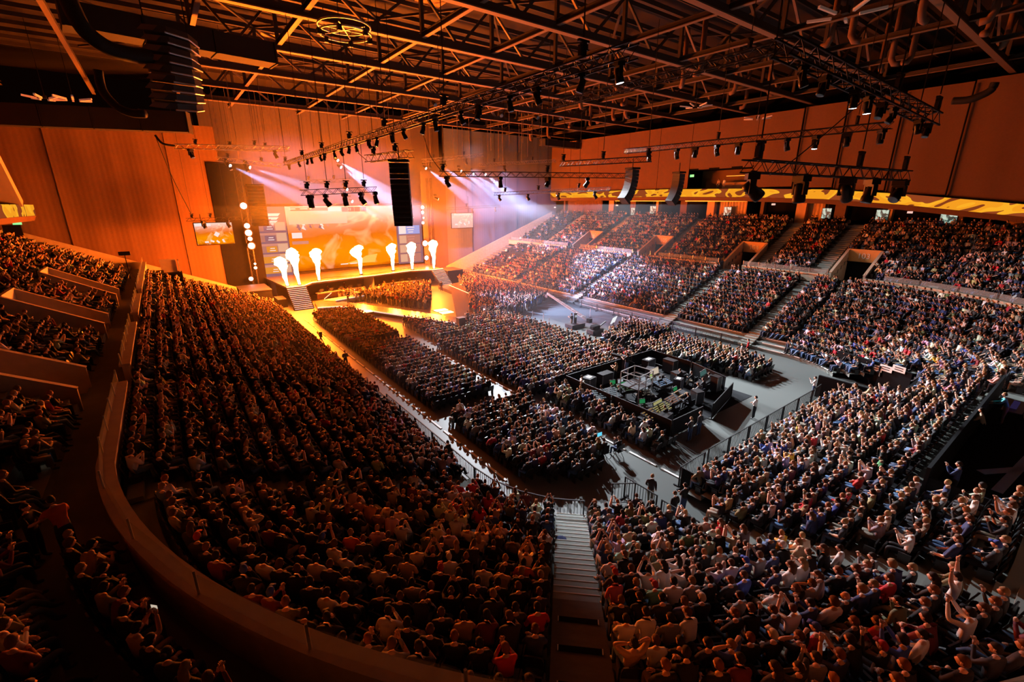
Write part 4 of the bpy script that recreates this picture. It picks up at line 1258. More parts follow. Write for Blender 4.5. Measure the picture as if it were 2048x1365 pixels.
# mixing desk enclosure
FX0, FX1, FY0, FY1 = 24.4, 35.6, 15.2, 25.2
for k, (a, b, lab) in enumerate([((FX0 + .2, FY1), (FX0 + 4.2, FY1), 'first scrim fence of the mixing area on the stage side'), ((FX0 + 4.3, FY1), (FX0 + 8.2, FY1), 'second scrim fence of the mixing area on the stage side'), ((FX0 + 8.3, FY1), (FX1, FY1), 'last scrim fence of the mixing area on the stage side'),
                               ((FX0, FY1), (FX0, 20.4), 'scrim fence between the mixing desks and the seats beside them'), ((FX0, 20.3), (FX0, FY0), 'scrim fence at the near left corner of the mixing area'),
                               ((FX0 + .1, FY0), (FX0 + 3.6, FY0), 'scrim fence at the near side of the mixing area, left of its gap'), ((29.0, FY0 - .2), (33.9, 16.2), 'tall scrim fence at the near side of the mixing area, right of its gap'),
                               ((FX1, FY1), (FX1, 21), 'scrim fence at the right side of the mixing area, nearer the stage'), ((FX1, 20.9), (34.6, 17.2), 'scrim fence at the right side of the mixing area, nearer the camera')]):
    barrier(a, b, 'black ' + lab, 1.25, True)
def console(p, yaw, w, d, scr, label, glow=(0.6, 0.8, 1.0), strength=.5, rows=4):
    t = thing('mixing_console', p, label, 'console', None, yaw)
    box('table', (0, 0, .72), (w + .3, d + .2, .06), M_case, t)
    for sx in (-1, 1):
        for sy in (-1, 1):
            bar('leg', (sx * w * .45, sy * d * .4, 0), (sx * w * .45, sy * d * .4, .7), .05, .05, M_blkmetal, t)
    box('surface', (0, 0, .88), (w, d, .14), M_case, t, (rad(12), 0, 0))
    me = emis('key_light_%d_%d_%d' % (glow[0] * 9, glow[1] * 9, glow[2] * 9), glow, strength)
    mb = MB()
    for r in range(rows):
        for c_ in range(int(w / .16)):
            if (r * 7 + c_ * 3) % 5 == 0: continue
            mb.box((-w / 2 + .12 + c_ * .16, -d * .36 + r * d * .72 / max(1, rows - 1), .965 + (-d * .36 + r * d * .72 / max(1, rows - 1)) * .21), (.10, d * .10, .012))
    mb.obj('lit_keys', me, t)['kind'] = 'stuff'
    for k, (sx, sw, sh, mm) in enumerate(scr):
        sw *= .72; sh *= .72
        s_ = box('screen', (sx, d * .52, 1.2), (sw, .03, sh), mm, t, (rad(-12), 0, 0))
        box('screen_back', (sx, d * .52 + .05, 1.2), (sw + .06, .05, sh + .06), M_case, t, (rad(-12), 0, 0))
        bar('screen_arm', (sx, d * .55, .8), (sx, d * .55, 1.15), .05, .05, M_blkmetal, t)
struct(box('floor_mat', (30, 20.2, .01), (10.9, 9.8, .02), M_scrim))
E_grn = emis('screen_green', (.06, .6, .2), .30)
E_lime = emis('screen_lime', (.62, .85, .25), .5)
E_cyan = emis('screen_cyan', (.12, .62, .85), 1.1)
E_cream = emis('screen_cream', (.95, .78, .6), .6)
E_grey = emis('screen_grey', (.55, .6, .68), .6)
C = [((1212, 793), -.15, 2.2, 1.3, [], 'left console with rows of pale blue keys', (.62, .75, .85), .35, 5),
     ((1237, 779), -.2, 1.2, .7, [(-.35, .62, .4, E_grn), (.35, .62, .4, E_grey)], 'console with two green and grey screens', (.4, .9, .5), .3, 3),
     ((1262, 782), -.2, 1.6, .7, [(-.45, .7, .42, E_grn), (.4, .5, .38, E_lime)], 'console with a lime green screen by the scaffold', (.5, .8, .5), .25, 3),
     ((1290, 792), -.3, 1.2, .8, [(.2, .5, .36, E_grey)], 'small console with one grey screen before the scaffold', (.9, .8, .6), .2, 3),
     ((1300, 770), .1, 2.0, .6, [(-.5, .7, .4, E_grey), (.5, .5, .5, E_lime)], 'console right of the scaffold with a tall lime screen', (.7, .8, .95), .5, 4),
     ((1325, 771), .1, 1.6, .8, [(0, .8, .4, E_grey)], 'console with blue keys at the right of the scaffold', (.4, .6, .95), .6, 4),
     ((1313, 757), .15, 1.5, .5, [(0, 1.5, .8, E_cream)], 'desk with the widest cream coloured screen', (.8, .7, .6), .3, 2),
     ((1298, 820), -.2, 1.3, .9, [(-.3, .6, .4, E_grn)], 'near console with a single green screen', (.9, .9, .9), .15, 3),
     ((1302, 834), .25, 1.4, .9, [], 'nearest console with dim amber keys', (.95, .55, .2), .4, 4),
     ((1326, 822), .25, 1.8, .9, [(0, 1.5, .28, emis('screen_olive', (.65, .6, .25), .5))], 'near console with a long olive meter screen', (.85, .75, .3), .45, 5),
     ((1345, 805), .25, 1.4, .8, [], 'console with red brown keys toward the right fence', (.8, .35, .2), .4, 4),
     ((1358, 793), .25, 1.5, .7, [(0, .7, .34, E_grn)], 'rightmost near console with a green screen and peach lamps', (1, .66, .4), .9, 2),
     ((1415, 760), .3, 1.6, .8, [(0, 1.6, .5, emis('screen_dark_teal', (.10, .22, .2), .5))], 'desk with a wide dark teal screen by the right seats', (.4, .5, .5), .1, 2)]
for (px, yaw, w, d, scr, lab, g, s, r) in C:
    console(at_z(px[0], px[1], 0.7).xy.to_3d(), yaw - .15, w, d, scr, 'black ' + lab, g, s, r)
p = at_z(1296, 842, .75)
t = thing('desk_lamp', (p.x, p.y, 0), 'small desk lamp over glowing papers at the near edge of the mixing area', 'lamp')
box('paper', (0, 0, .77), (.6, .4, .01), emis('glowing_paper', (1, .72, .42), .9), t); box('table', (0, 0, .72), (1.0, .7, .06), M_case, t); bar('stem', (0, .3, .75), (0, .3, 1.1), .03, .03, M_blkmetal, t)  # paper glows itself in place of lamplight falling on it
CASES = [(33.6, 24.0, 1.2, .7, .9, .1), (34.6, 22.4, .7, 1.1, 1.1, 0), (32.2, 22.8, .9, .6, .7, .4), (33.2, 20.6, 1.1, .7, .8, -.2), (31.4, 19.4, .8, .6, 1.0, .3), (32.8, 18.2, 1.2, .7, .7, .1), (30.6, 17.2, .7, .7, .9, -.3), (28.0, 24.2, 1.3, .7, .8, 0), (25.6, 23.8, .9, .8, 1.1, .2), (25.4, 16.4, 1.0, .7, .8, .2), (33.9, 17.6, .6, .6, 1.2, 0)]
for k, (x, y, a_, b_, h_, r_z) in enumerate(CASES):
    t = thing('flight_case', (x, y, .02), 'dark flight case in the mixing area, %s counted from the stage end' % ORD[k + 1], 'case', None, r_z)
    box('body', (0, 0, h_ / 2 + .08), (a_, b_, h_), M_case, t)
    box('lid', (0, 0, h_ + .12), (a_ * 1.02, b_ * 1.02, .08), M_blkmetal, t)
    for sx in (-1, 1): bar('edge_trim', (sx * a_ * .5, -b_ * .5, .1), (sx * a_ * .5, -b_ * .5, h_ + .1), .04, .04, M_alu, t)
    if k % 4 == 0: box('papers', (0, 0, h_ + .17), (a_ * .5, b_ * .5, .02), M_paper, t)
# scaffold platform with guard rails
p = at_z(1272, 772, 1.4)
t = thing('camera_scaffold', (p.x, p.y, 0), 'grey aluminium scaffold platform with guard rails in the middle of the mixing area', 'scaffold', None, .12)
w2, d2, zz = 0.95, 0.8, 1.5
box('deck', (0, 0, zz), (2 * w2, 2 * d2, .08), M_case, t)
for sx in (-w2, 0, w2):
    for sy in (-d2, d2):
        bar('upright', (sx, sy, 0), (sx, sy, zz + 1.1), .06, .06, M_alu, t)
for sy in (-d2, d2):
    for z in (.5, zz + .55, zz + 1.1): bar('rail', (-w2, sy, z), (w2, sy, z), .05, .05, M_alu, t)
for sx in (-w2, w2):
    for z in (.5, zz + .55, zz + 1.1): bar('rail', (sx, -d2, z), (sx, d2, z), .05, .05, M_alu, t)
bar('brace', (-w2, -d2, .1), (w2, -d2, zz), .05, .05, M_alu, t)
# video cameras
def camera_rig(p, yaw, label, h=1.5, tripod=True, long=False):
    t = thing('video_camera', p, label, 'camera', None, yaw)
    box('camera_body', (0, 0, h), (.26, .6, .34), M_case, t)
    mb = MB(); L = .9 if long else .4
    mb.tube([(0, .3, h), (0, .3 + L, h)], .13 if long else .09, 10, r2=.17 if long else .1); mb.obj('lens', M_blkmetal, t)
    box('viewfinder', (0, -.2, h + .3), (.3, .16, .22), M_blkmetal, t)
    for s in (-1, 1): bar('pan_handle', (s * .15, -.3, h - .2), (s * .25, -.75, h - .35), .03, .03, M_blkmetal, t)
    if tripod:
        for k in range(3):
            a = 2 * pi * k / 3 + .5
            bar('tripod_leg', (0, 0, h - .2), (.55 * cos(a), .55 * sin(a), 0), .06, .06, M_blkmetal, t)
    else:
        box('pedestal', (0, 0, (h - .2) / 2), (.3, .3, h - .2), M_blkmetal, t)
    return t
p = at_z(645, 702, 0); camera_rig(p, rad(-5), 'video camera with a long lens on a tripod in the left aisle', 1.7, True, True)
p = at_z(1248, 742, 1.6); camera_rig((p.x, p.y, 1.54), rad(10), 'video camera on a pedestal at the corner of the scaffold', 1.2, False, True)
t = thing('camera_crane', at_z(1150, 655, 0), 'camera crane with a long lattice arm in the right aisle', 'crane')
base = Vector(t.location)
box('dolly', (0, 0, .3), (2.2, 1.3, .4), M_case, t)
for sx in (-.8, .8):
    for sy in (-.6, .6):
        mb = MB(); mb.tube([(sx, sy - .1, .2), (sx, sy + .1, .2)], .2, 10); mb.obj('wheel', M_blkmetal, t)
bar('mast', (0, 0, .5), (0, 0, 1.8), .25, .25, M_blkmetal, t)
A = Vector((.9, -.9, 1.0)); B = at_z(1094, 588, 3.2) - base
for dx in (-.13, .13):
    bar('arm_chord', A + Vector((dx, dx, 0)), B + Vector((dx, dx, 0)), .08, .08, M_alu, t)
    bar('arm_chord', A + Vector((dx, dx, .3)), B + Vector((dx, dx, .15)), .06, .06, M_alu, t)
mb = MB()
for k in range(16):
    p0 = A.lerp(B, k / 16); p1 = A.lerp(B, (k + 1) / 16)
    mb.tube([p0 + Vector((0, 0, .3 if k % 2 else 0)), p1 + Vector((0, 0, 0 if k % 2 else .25))], .025, 4)
mb.obj('lattice', M_alu, t)['kind'] = 'stuff'
box('counterweight', A + Vector((.3, -.3, -.1)), (.5, .5, .5), M_blkmetal, t)
box('remote_camera', B + Vector((0, 0, -.3)), (.3, .5, .35), M_case, t)
box('monitor', (-.2, -.3, 1.5), (.35, .05, .28), E_grey, t)
p = at_z(1190, 668, 0)
t = thing('camera_dolly', p, 'low dark camera dolly with pneumatic seat beside the crane', 'dolly')
box('chassis', (0, 0, .35), (1.8, 1.0, .45), M_case, t); box('seat', (-.4, 0, .8), (.5, .5, .3), M_scrim, t); bar('boom', (.3, 0, .6), (1.5, -.2, 1.3), .12, .12, M_case, t); box('cover', (.1, .1, .75), (.9, .7, .5), M_scrim, t)
for sx in (-.7, .7):
    for sy in (-.5, .5):
        mb = MB(); mb.tube([(sx, sy - .08, .16), (sx, sy + .08, .16)], .16, 10); mb.obj('wheel', M_blkmetal, t)
p = at_z(1226, 665, 0)
t = thing('prompt_screen', p, 'bright white prompter screen on a stand facing the floor seats', 'screen', None, rad(20))
box('panel', (0, 0, 1.5), (1.3, .08, .8), emis('screen_white_plain', (.95, .97, 1), .9), t, (rad(20), 0, 0)); bar('stand', (0, .05, 0), (0, .05, 1.2), .07, .07, M_blkmetal, t); box('foot', (0, .05, .03), (.8, .5, .05), M_blkmetal, t)
for k, (px, py) in enumerate([(1065, 640), (1087, 645), (1098, 655), (1180, 635), (1173, 680)]):
    p = at_z(px, py, 0)
    t = thing('rope_post', p, 'thin steel crowd post standing in the open area by the crane, %s from the left' % ORD[k + 1], 'post')
    bar('pole', (0, 0, 0), (0, 0, 1.2), .06, .06, M_alu, t); mb = MB(); mb.lathe([(.0, 0), (.2, 0), (.2, .03), (.05, .06)], n=10); mb.obj('foot', M_blkmetal, t)
p = at_z(922, 652, RW)
t = thing('floor_box', (p.x, p.y, RW), 'black box at the right end of the runway', 'box'); box('body', (0, 0, .5), (.9, .7, 1.0), M_case, t); box('lid', (0, 0, 1.02), (.95, .75, .06), M_blkmetal, t)
for k, (px, py, lab) in enumerate([(731, 625, 'left arm of the runway'), (882, 622, 'right arm of the runway')]):
    p = at_z(px, py, RW)
    t = thing('floor_light', (p.x, p.y, RW), 'glaring amber floor lamp panel on the ' + lab, 'stage light')
    for q in range(2 if k else 1): box('lamp_face', (0, -q * 1.5, .10 - .03 * q), (1.7, 1.0, .08), mat('floor_lamp_glow', (1, .8, .5), .4, emit=(1, .62, .22), estr=5), t)
    box('tray', (0, -.4 * k, .03), (1.9, 1.2 + 1.6 * k, .06), M_blkmetal, t)
# near corner tunnel with notices
struct(box('wall_tunnel', (45.9, 10.6, 0.95), (.3, 6.0, 2.2), M_black, None, (0, 0, rad(-19))))
struct(box('wall_tunnel', (39.5, 9.6, .9), (.2, 5.4, 1.8), M_black))
struct(box('wall_tunnel', (42.6, 6.9, 1.3), (6.2, .2, 2.5), M_black))
for k in range(5):
    X_ = 45.7
    for _ in range(6):
        p = at_x(1712 + 20 * k + (6 if k == 4 else 0), 734 + 1.2 * k, X_); X_ = 45.9 + .344 * (p.y - 10.6) - .22
    t = thing('paper_notice', p, '%s white paper notice from the left hung over the corner tunnel' % ORD[k + 1], 'notice', None, rad(-19))
    box('sheet', (0, 0, 0), (.03, .95, .5), M_paper, t)
    for q in range(2): box('text_line', (-.02, 0, .1 - .18 * q), (.01, .6, .07), M_ink, t)
# raised camera platform at the right
struct(box('floor_platform', (32, -3.4, 3.35), (20, 12, .3), M_black))
struct(box('wall_platform_front', (30.6, 2.66, 3.9), (16.5, .12, 2.2), M_scrim, None, (0, rad(0), 0)))
struct(box('wall_platform_side', (22.5, -.6, 3.9), (.12, 6.4, 1.3), M_scrim))
for k, (a, b) in enumerate([((27, 1.6), (34, -2.5)), ((25.6, .9), (34, .2))]):  # streaks of blue light on the platform, painted as flat strips
    o = bar('light_streak', (a[0], a[1], 3.53), (b[0], b[1], 3.53), .35, .02, mat('painted_blue_light', (.28, .42, .85), .5))
    tag(o, 'broad streak of painted blue light on the dark platform floor, %s' % ('the slanting one' if k == 0 else 'the straight one'), 'painted light')
t = thing('equipment_table', at_z(2030, 812, 4.3), 'black table with purple lit gear on the dark platform', 'table')
t.location.z = 3.5
box('tabletop', (0, 0, .75), (2.4, .8, .06), M_case, t)
for sx in (-1, 1):
    for sy in (-.3, .3): bar('leg', (sx, sy, 0), (sx, sy, .75), .06, .06, M_blkmetal, t)
box('lit_gear', (0, 0, .85), (1.3, .25, .08), emis('gear_purple', (.25, .16, .6), .07), t); box('red_lamp', (-.9, .2, .82), (.1, .1, .06), emis('gear_red', (.9, .1, .05), 1), t); box('white_binder', (.6, -.9, .4), (.4, .05, .6), M_paper, t)
# control booth on the left stand edge
p = at_z(322, 552, 5.6)
t = thing('lookout_booth', (p.x, p.y, 4.4), 'small black lookout stand with bright panels at the end of the left stand', 'booth')
box('base', (0, 0, .7), (4.6, 2.4, 1.6), M_black, t)
box('bright_panel', (1.0, .2, 2.4), (1.7, .15, 1.7), M_par, t); box('side_panel', (2.1, .6, 2.3), (.15, 1.2, 1.5), M_white, t); box('low_panel', (-1.2, .2, 1.75), (1.3, .8, .4), M_white, t); box('stand_box', (0, -.4, 1.7), (.8, .5, .5), M_case, t)
t = thing('follow_spot', (-3.8, 66, 6.6), 'small follow spot on a stand by the left parapet end', 'stage light')
bar('stand', (0, 0, 0), (0, 0, 2.6), .08, .08, M_blkmetal, t); box('lamp_body', (0, 0, 2.8), (1.0, .35, .4), M_blkmetal, t)
for a in (0, 2.1, 4.2): bar('leg', (0, 0, .6), (.5 * cos(a), .5 * sin(a), 0), .05, .05, M_blkmetal, t)

# aisle stairs
def aisle(label, pos, d0, d1, w, zf, m, nose=None, half=True, upper=None):
    """pos(d) -> (x, y, outward angle)"""
    x0, y0, a0 = pos(d0)
    t = thing('aisle_stairs', (x0, y0, 0), label, 'stairs')
    k = 0
    d = d0
    st = ROWD / 2 if half else ROWD
    while d < d1 - .01:
        x, y, a = pos(d + st / 2)
        z = zf(d + st / 2)
        mm = m if not (upper and d > upper) else M_wood
        s_ = box('step', (x - x0, y - y0, z - .09), (st * 1.02, w, .18), mm, t, (0, 0, a))
        if nose is not None and not (upper and d > upper):
            n_ = box('nosing', (x - x0 - cos(a) * st * .48, y - y0 - sin(a) * st * .48, z + .005), (.03, w, .02), nose, None, (0, 0, a))
            attach(n_, s_)
        if upper and d > upper and k % 3 == 0:
            n_ = box('step_slot', (x - x0 - cos(a) * st * .2, y - y0 - sin(a) * st * .2, z + .006), (.16, w * .75, .02), M_black, None, (0, 0, a)); attach(n_, s_)
            for q in (-1, 1):
                n2 = box('slot_mark', (x - x0 - cos(a) * st * .2 - sin(a) * q * w * .38, y - y0 - sin(a) * st * .2 + cos(a) * q * w * .38, z + .012), (.16, .03, .02), M_nose, None, (0, 0, a)); attach(n2, s_)
        d += st; k += 1
def zlow(d): return 0.35 + 0.335 * (d - .6) / ROWD + .06
def pcorner(cx, cy, ang):
    return lambda d: (cx + (RC + d) * cos(ang), cy + (RC + d) * sin(ang), ang)
A_ST = rad(226.5)
aisle('pale grey aisle stairs with white nosings climbing from the floor toward the camera', pcorner(CLX, CY, A_ST), .2, 13.9, 1.45, zlow, M_step, M_nose, True, 7.9)
aisle('dark grey aisle stairs among the near right seats at the bottom', lambda d: (16.35, YN - d, -pi / 2), 3.4, 13.9, 1.3, zlow, M_conc, None, True)
aisle('short grey aisle stairs at the near end of the left stand', lambda d: (XL - d, 18.2, pi), .4, 13.9, 1.0, zlow, M_conc, None)
for k, y in enumerate((30.0, 42.5, 56.0, 69.0)):
    aisle('narrow aisle stairs through the left stand, %s from the near corner' % ORD[k + 2], lambda d, y=y: (XL - d, y, pi), .4, 13.9, 1.0, zlow, M_conc, None, False)
R_AIS = (22.2, 32.4, 48.8, 64.0)
for k, y in enumerate(R_AIS):
    aisle('grey aisle stairs through the lower right stand, %s from the near corner' % ORD[k + 1], lambda d, y=y: (XR + d, y, 0), .4, 13.9, 1.3, zlow, M_step if k < 3 else M_conc, None)
def zup(d): return 6.1 + .42 * (d - 16) / ROWD + .06
RU_AIS = (8.0, 22.2, 30.0 - .4, 45.0, 60.4, 73)
for k, y in enumerate(RU_AIS):
    aisle('grey aisle stairs through the upper right seats, %s from the near corner' % ORD[k + 1], lambda d, y=y: (XR + d, y, 0), 16.2, 27.4, 1.4, zup, M_step, None)
for k, y in enumerate((26.4, 40.2, 53.5, 68)):
    aisle('aisle stairs in the left balcony, %s from the near corner' % ORD[k + 1], lambda d, y=y: (XL - d, y, pi), 16.2, 27.4, 1.0, zup, M_conc, None, False)

# ================================================================== PEOPLE
# ---- materials
def people_mat(name, kind):
    m = bpy.data.materials.new(name); m.use_nodes = True
    nt = m.node_tree; b = nt.nodes['Principled BSDF']; b.inputs['Roughness'].default_value = .75
    b.inputs['Specular IOR Level'].default_value = .25
    oi = nt.nodes.new('ShaderNodeObjectInfo')
    if kind == 'color': nt.links.new(oi.outputs['Color'], b.inputs['Base Color'])
    else:
        r = nt.nodes.new('ShaderNodeValToRGB'); r.color_ramp.interpolation = 'CONSTANT' if kind == 'legs' else 'LINEAR'
        e = r.color_ramp.elements
        if kind == 'skin':
            e[0].color = (.60, .36, .25, 1); e[1].color = (.40, .22, .14, 1); e.new(.5).color = (.66, .42, .31, 1); b.inputs['Roughness'].default_value = .5
        else:
            e[0].color = (.012, .012, .016, 1); e[1].position = .8; e[1].color = (.30, .25, .18, 1)
            e.new(.4).color = (.035, .06, .13, 1); e.new(.65).color = (.06, .11, .22, 1)
        nt.links.new(oi.outputs['Random'], r.inputs['Fac']); nt.links.new(r.outputs['Color'], b.inputs['Base Color'])
    return m
P_skin = people_mat('person_skin', 'skin'); P_top = people_mat('person_top', 'color'); P_leg = people_mat('person_trousers', 'legs'); P_hair = people_mat('person_hair', 'color')
P_shoe = mat('person_shoes', (.05, .05, .055), .6); P_eye = mat('person_eye', (.02, .015, .012), .3); P_mouth = mat('person_lips', (.35, .12, .10), .5)
def crowd_mat(name, attr):
    m = bpy.data.materials.new(name); m.use_nodes = True
    nt = m.node_tree; b = nt.nodes['Principled BSDF']; b.inputs['Roughness'].default_value = .75; b.inputs['Specular IOR Level'].default_value = .25
    a = nt.nodes.new('ShaderNodeAttribute'); a.attribute_type = 'INSTANCER'; a.attribute_name = attr
    nt.links.new(a.outputs['Color'], b.inputs['Base Color'])
    return m
K_skin, K_top, K_leg, K_hair = (crowd_mat('crowd_' + n, n) for n in ('tone', 'shirt', 'pants', 'hair'))

# ---- skeletons (metres, person faces +Y, origin on the floor under the hips)
def skeleton(pose):
    seated = pose.startswith('s_')
    J = {}
    if seated:
        lean = {'s_lean': .22, 's_phone': .02, 's_head': -.10, 's_chin': .14, 's_clap': .04, 's_back': -.10}.get(pose, 0.0)
        J['pelvis'] = (0, 0, .56); J['belly'] = (0, -.03 + lean * .25, .73); J['chest'] = (0, -.05 + lean * .7, .94)
        J['neckb'] = (0, -.045 + lean, 1.075); J['neck'] = (0, -.02 + lean * 1.1, 1.145)
        sh = 1.025
        if pose == 's_back':
            J['kneeL'], J['kneeR'] = (-.16, .46, .60), (.16, .48, .52); J['ankL'], J['ankR'] = (-.14, .74, .22), (.16, .62, .12)
        else:
            J['kneeL'], J['kneeR'] = (-.14, .45, .53), (.14, .45, .53); J['ankL'], J['ankR'] = (-.15, .46, .10), (.15, .44, .10)
        J['toeL'], J['toeR'] = (-.16, J['ankL'][1] + .16, J['ankL'][2] - .06), (.16, J['ankR'][1] + .16, J['ankR'][2] - .06)
        hz = .53
    else:
        lean = .05 if pose == 'walk' else (.18 if pose == 'leanon' else 0.0)
        J['pelvis'] = (0, 0, .95); J['belly'] = (0, .01 + lean * .2, 1.12); J['chest'] = (0, lean * .6, 1.32)
        J['neckb'] = (0, lean, 1.46); J['neck'] = (0, .015 + lean, 1.53)
        sh = 1.41
        if pose == 'walk':
            J['kneeL'], J['kneeR'] = (-.10, .16, .52), (.10, -.05, .50); J['ankL'], J['ankR'] = (-.10, .22, .09), (.10, -.30, .16)
        else:
            J['kneeL'], J['kneeR'] = (-.11, .02, .50), (.11, .02, .50); J['ankL'], J['ankR'] = (-.12, 0, .09), (.12, 0, .09)
        J['toeL'], J['toeR'] = (-.14, J['ankL'][1] + .16, J['ankL'][2] - .05), (.14, J['ankR'][1] + .16, J['ankR'][2] - .05)
        hz = .93
    cy_ = J['chest'][1]
    ny = J['neckb'][1]
    J['shL'], J['shR'] = (-.185, ny * .8 + cy_ * .2, sh), (.185, ny * .8 + cy_ * .2, sh)
    J['hipL'], J['hipR'] = (-.10, .03 if seated else 0, hz), (.10, .03 if seated else 0, hz)
    o = sh - 1.025
    arms = {  # elbow, wrist for the right side (x mirrored for the left) relative to a seated torso
        's_lap': ((.27, .02, .77), (.13, .26, .66)), 's_lean': ((.25, .36, .70), (.07, .52, .74)), 's_clap': ((.25, .16, .82), (.04, .34, 1.04)),
        's_phone': ((.24, .22, .98), (.08, .36, 1.26)), 's_head': ((.40, .02, 1.18), (.13, -.10, 1.27)), 's_fold': ((.26, .06, .80), (-.08, .22, .84)),
        's_back': ((.30, -.06, .76), (.20, .22, .62)), 's_up': ((.30, .06, 1.26), (.30, .10, 1.52)),
        'stand': ((.25, -.04, .76), (.24, .08, .52)), 'walk': ((.25, -.10, .76), (.23, .10, .56)), 'fold': ((.26, .06, .80), (-.08, .22, .84)), 'clap': ((.26, .16, .82), (.05, .34, 1.06)),
        'leanon': ((.26, .30, .80), (.20, .55, .72)), 'hold': ((.24, .14, .82), (.14, .40, .92)), 's_chin': ((.24, .30, .74), (.06, .30, 1.10)), 'leanside': ((.28, .1, .8), (.2, .3, .9)),
    }
    e, w_ = arms[pose]
    J['elR'] = (e[0], e[1] + (0), e[2] + o); J['wrR'] = (w_[0], w_[1], w_[2] + o)
    J['elL'] = (-e[0], e[1], e[2] + o); J['wrL'] = (-w_[0], w_[1], w_[2] + o)
    if pose == 's_chin': J['elL'] = (-.27, .05, .77); J['wrL'] = (-.10, .30, .66)
    if pose in ('s_fold', 'fold'): J['wrL'] = (.08, .20, .80 + o)
    if pose == 'walk': J['elL'] = (-.25, .04, .76 + o); J['wrL'] = (-.2, .2, .62 + o)
    J['head'] = (0, J['neck'][1] + .025, J['neck'][2] + .125)
    return J
RAD = {'pelvis': (.155, .125), 'belly': (.15, .112), 'chest': (.165, .118), 'neckb': (.075, .07), 'neck': (.055, .055), 'sh': (.078, .078), 'el': (.050, .050), 'wr': (.033, .036),
       'hip': (.098, .10), 'knee': (.066, .066), 'ank': (.045, .05), 'toe': (.038, .034)}
EDGES = [('pelvis', 'belly', 'top'), ('belly', 'chest', 'top'), ('chest', 'neckb', 'top'), ('neckb', 'neck', 'skin')]
for s in 'LR':
    EDGES += [('chest', 'sh' + s, 'top'), ('sh' + s, 'el' + s, 'top'), ('el' + s, 'wr' + s, 'fore'), ('pelvis', 'hip' + s, 'leg'), ('hip' + s, 'knee' + s, 'leg'), ('knee' + s, 'ank' + s, 'leg'), ('ank' + s, 'toe' + s, 'shoe')]
def head_mesh(mb, c, yaw, pitch, n=12, mrings=9, eye=True):
    """sculpted head: cranium, brow, nose, chin, ears; material 0 skin, 4 eye, 5 lips"""
    R = Euler((pitch, 0, yaw)).to_matrix()
    i0 = len(mb.v)
    for k in range(mrings + 1):
        ph = pi * k / mrings
        for j in range(n):
            a = 2 * pi * j / n + pi / 2
            x, y, z = sin(ph) * cos(a), sin(ph) * sin(a), cos(ph)
            fx = 1.0 - .28 * max(0, -z) ** 1.3
            X, Y, Z = .076 * x * fx, .096 * y * (1 - .12 * max(0, -z)) + .012 * max(0, -z), .118 * z
            if y > .85 and -.45 < z < 0.05: Y += .026 * (1 - abs(z + .2) / .3)      # nose
            if y > .6 and .02 < z < .35 and abs(x) > .2: Y -= .006
            if y > .7 and z < -.75: Y += .012                                       # chin
            p = R @ Vector((X, Y, Z)) + Vector(c)
            mb.v.append(tuple(p))
    for k in range(mrings):
        for j in range(n):
            a = i0 + k * n + j; b = i0 + k * n + (j + 1) % n
            f = (a, a + n, b + n, b)
            zmid = cos(pi * (k + .5) / mrings); ang = (j + .5) * 2 * pi / n
            mi = 0
            if eye and .02 < zmid < .30 and (abs(ang - 2 * pi / n * 1.5) < .1 or abs(ang - 2 * pi + 2 * pi / n * 1.5) < .1): mi = 4
            if eye and -.72 < zmid < -.5 and (ang < 2 * pi / n or ang > 2 * pi - 2 * pi / n): mi = 5
            mb.f.append(f); mb.mi.append(mi)
    if eye:
        for s in (-1, 1):
            p = R @ Vector((s * .078, -.005, 0)) + Vector(c)
            mb.box(tuple(p), (.018, .035, .055))
def hair_mesh(kind, c, yaw, pitch, n=12, mrings=9, mb=None, mi=0):
    R = Euler((pitch, 0, yaw)).to_matrix(); c = Vector(c)
    mb = mb or MB()
    if kind != 'bald':
        i0 = len(mb.v); rows = 0
        for k in range(mrings + 1):
            ph = pi * .62 * k / mrings
            for j in range(n):
                a = 2 * pi * j / n + pi / 2
                x, y, z = sin(ph) * cos(a), sin(ph) * sin(a), cos(ph)
                lim = .45 if y > .35 else (-.05 if y > -.2 else -.42)
                g = 1.10 + (.05 * sin(j * 2.3 + k * 1.7) if kind in ('short', 'curly') else 0) + (.12 if kind == 'curly' else 0)
                if z < lim: z = lim + (z - lim) * .12; g *= .97
                mb.v.append(tuple(R @ Vector((.076 * x * g, .098 * y * g - .004, .118 * z * g + .004)) + c))
        for k in range(mrings):
            for j in range(n):
                a = i0 + k * n + j; b = i0 + k * n + (j + 1) % n
                mb.f.append((a, a + n, b + n, b)); mb.mi.append(mi)
        mb.f.append(tuple(i0 + mrings * n + j for j in range(n))); mb.mi.append(mi)
    if kind == 'long':
        pts = [R @ Vector(p) + c for p in ((0, -.075, .05), (0, -.10, -.06), (0, -.11, -.18), (0, -.105, -.30))]
        mb.tube(pts, [.07, .085, .08, .03], 8, mi)
    if kind == 'bun':
        p = R @ Vector((0, -.10, .07)) + c
        mb.tube([p, R @ Vector((0, -.16, .09)) + c], [.05, .03], 8, mi)
    if kind == 'cap':
        v = [R @ Vector(p) + c for p in ((-.075, .07, .055), (.075, .07, .055), (.06, .17, .045), (-.06, .17, .045), (-.075, .07, .07), (.075, .07, .07), (.06, .17, .058), (-.06, .17, .058))]
        mb.poly(v, [(0, 3, 2, 1), (4, 5, 6, 7), (0, 1, 5, 4), (1, 2, 6, 5), (2, 3, 7, 6), (3, 0, 4, 7)], mi)
    return mb
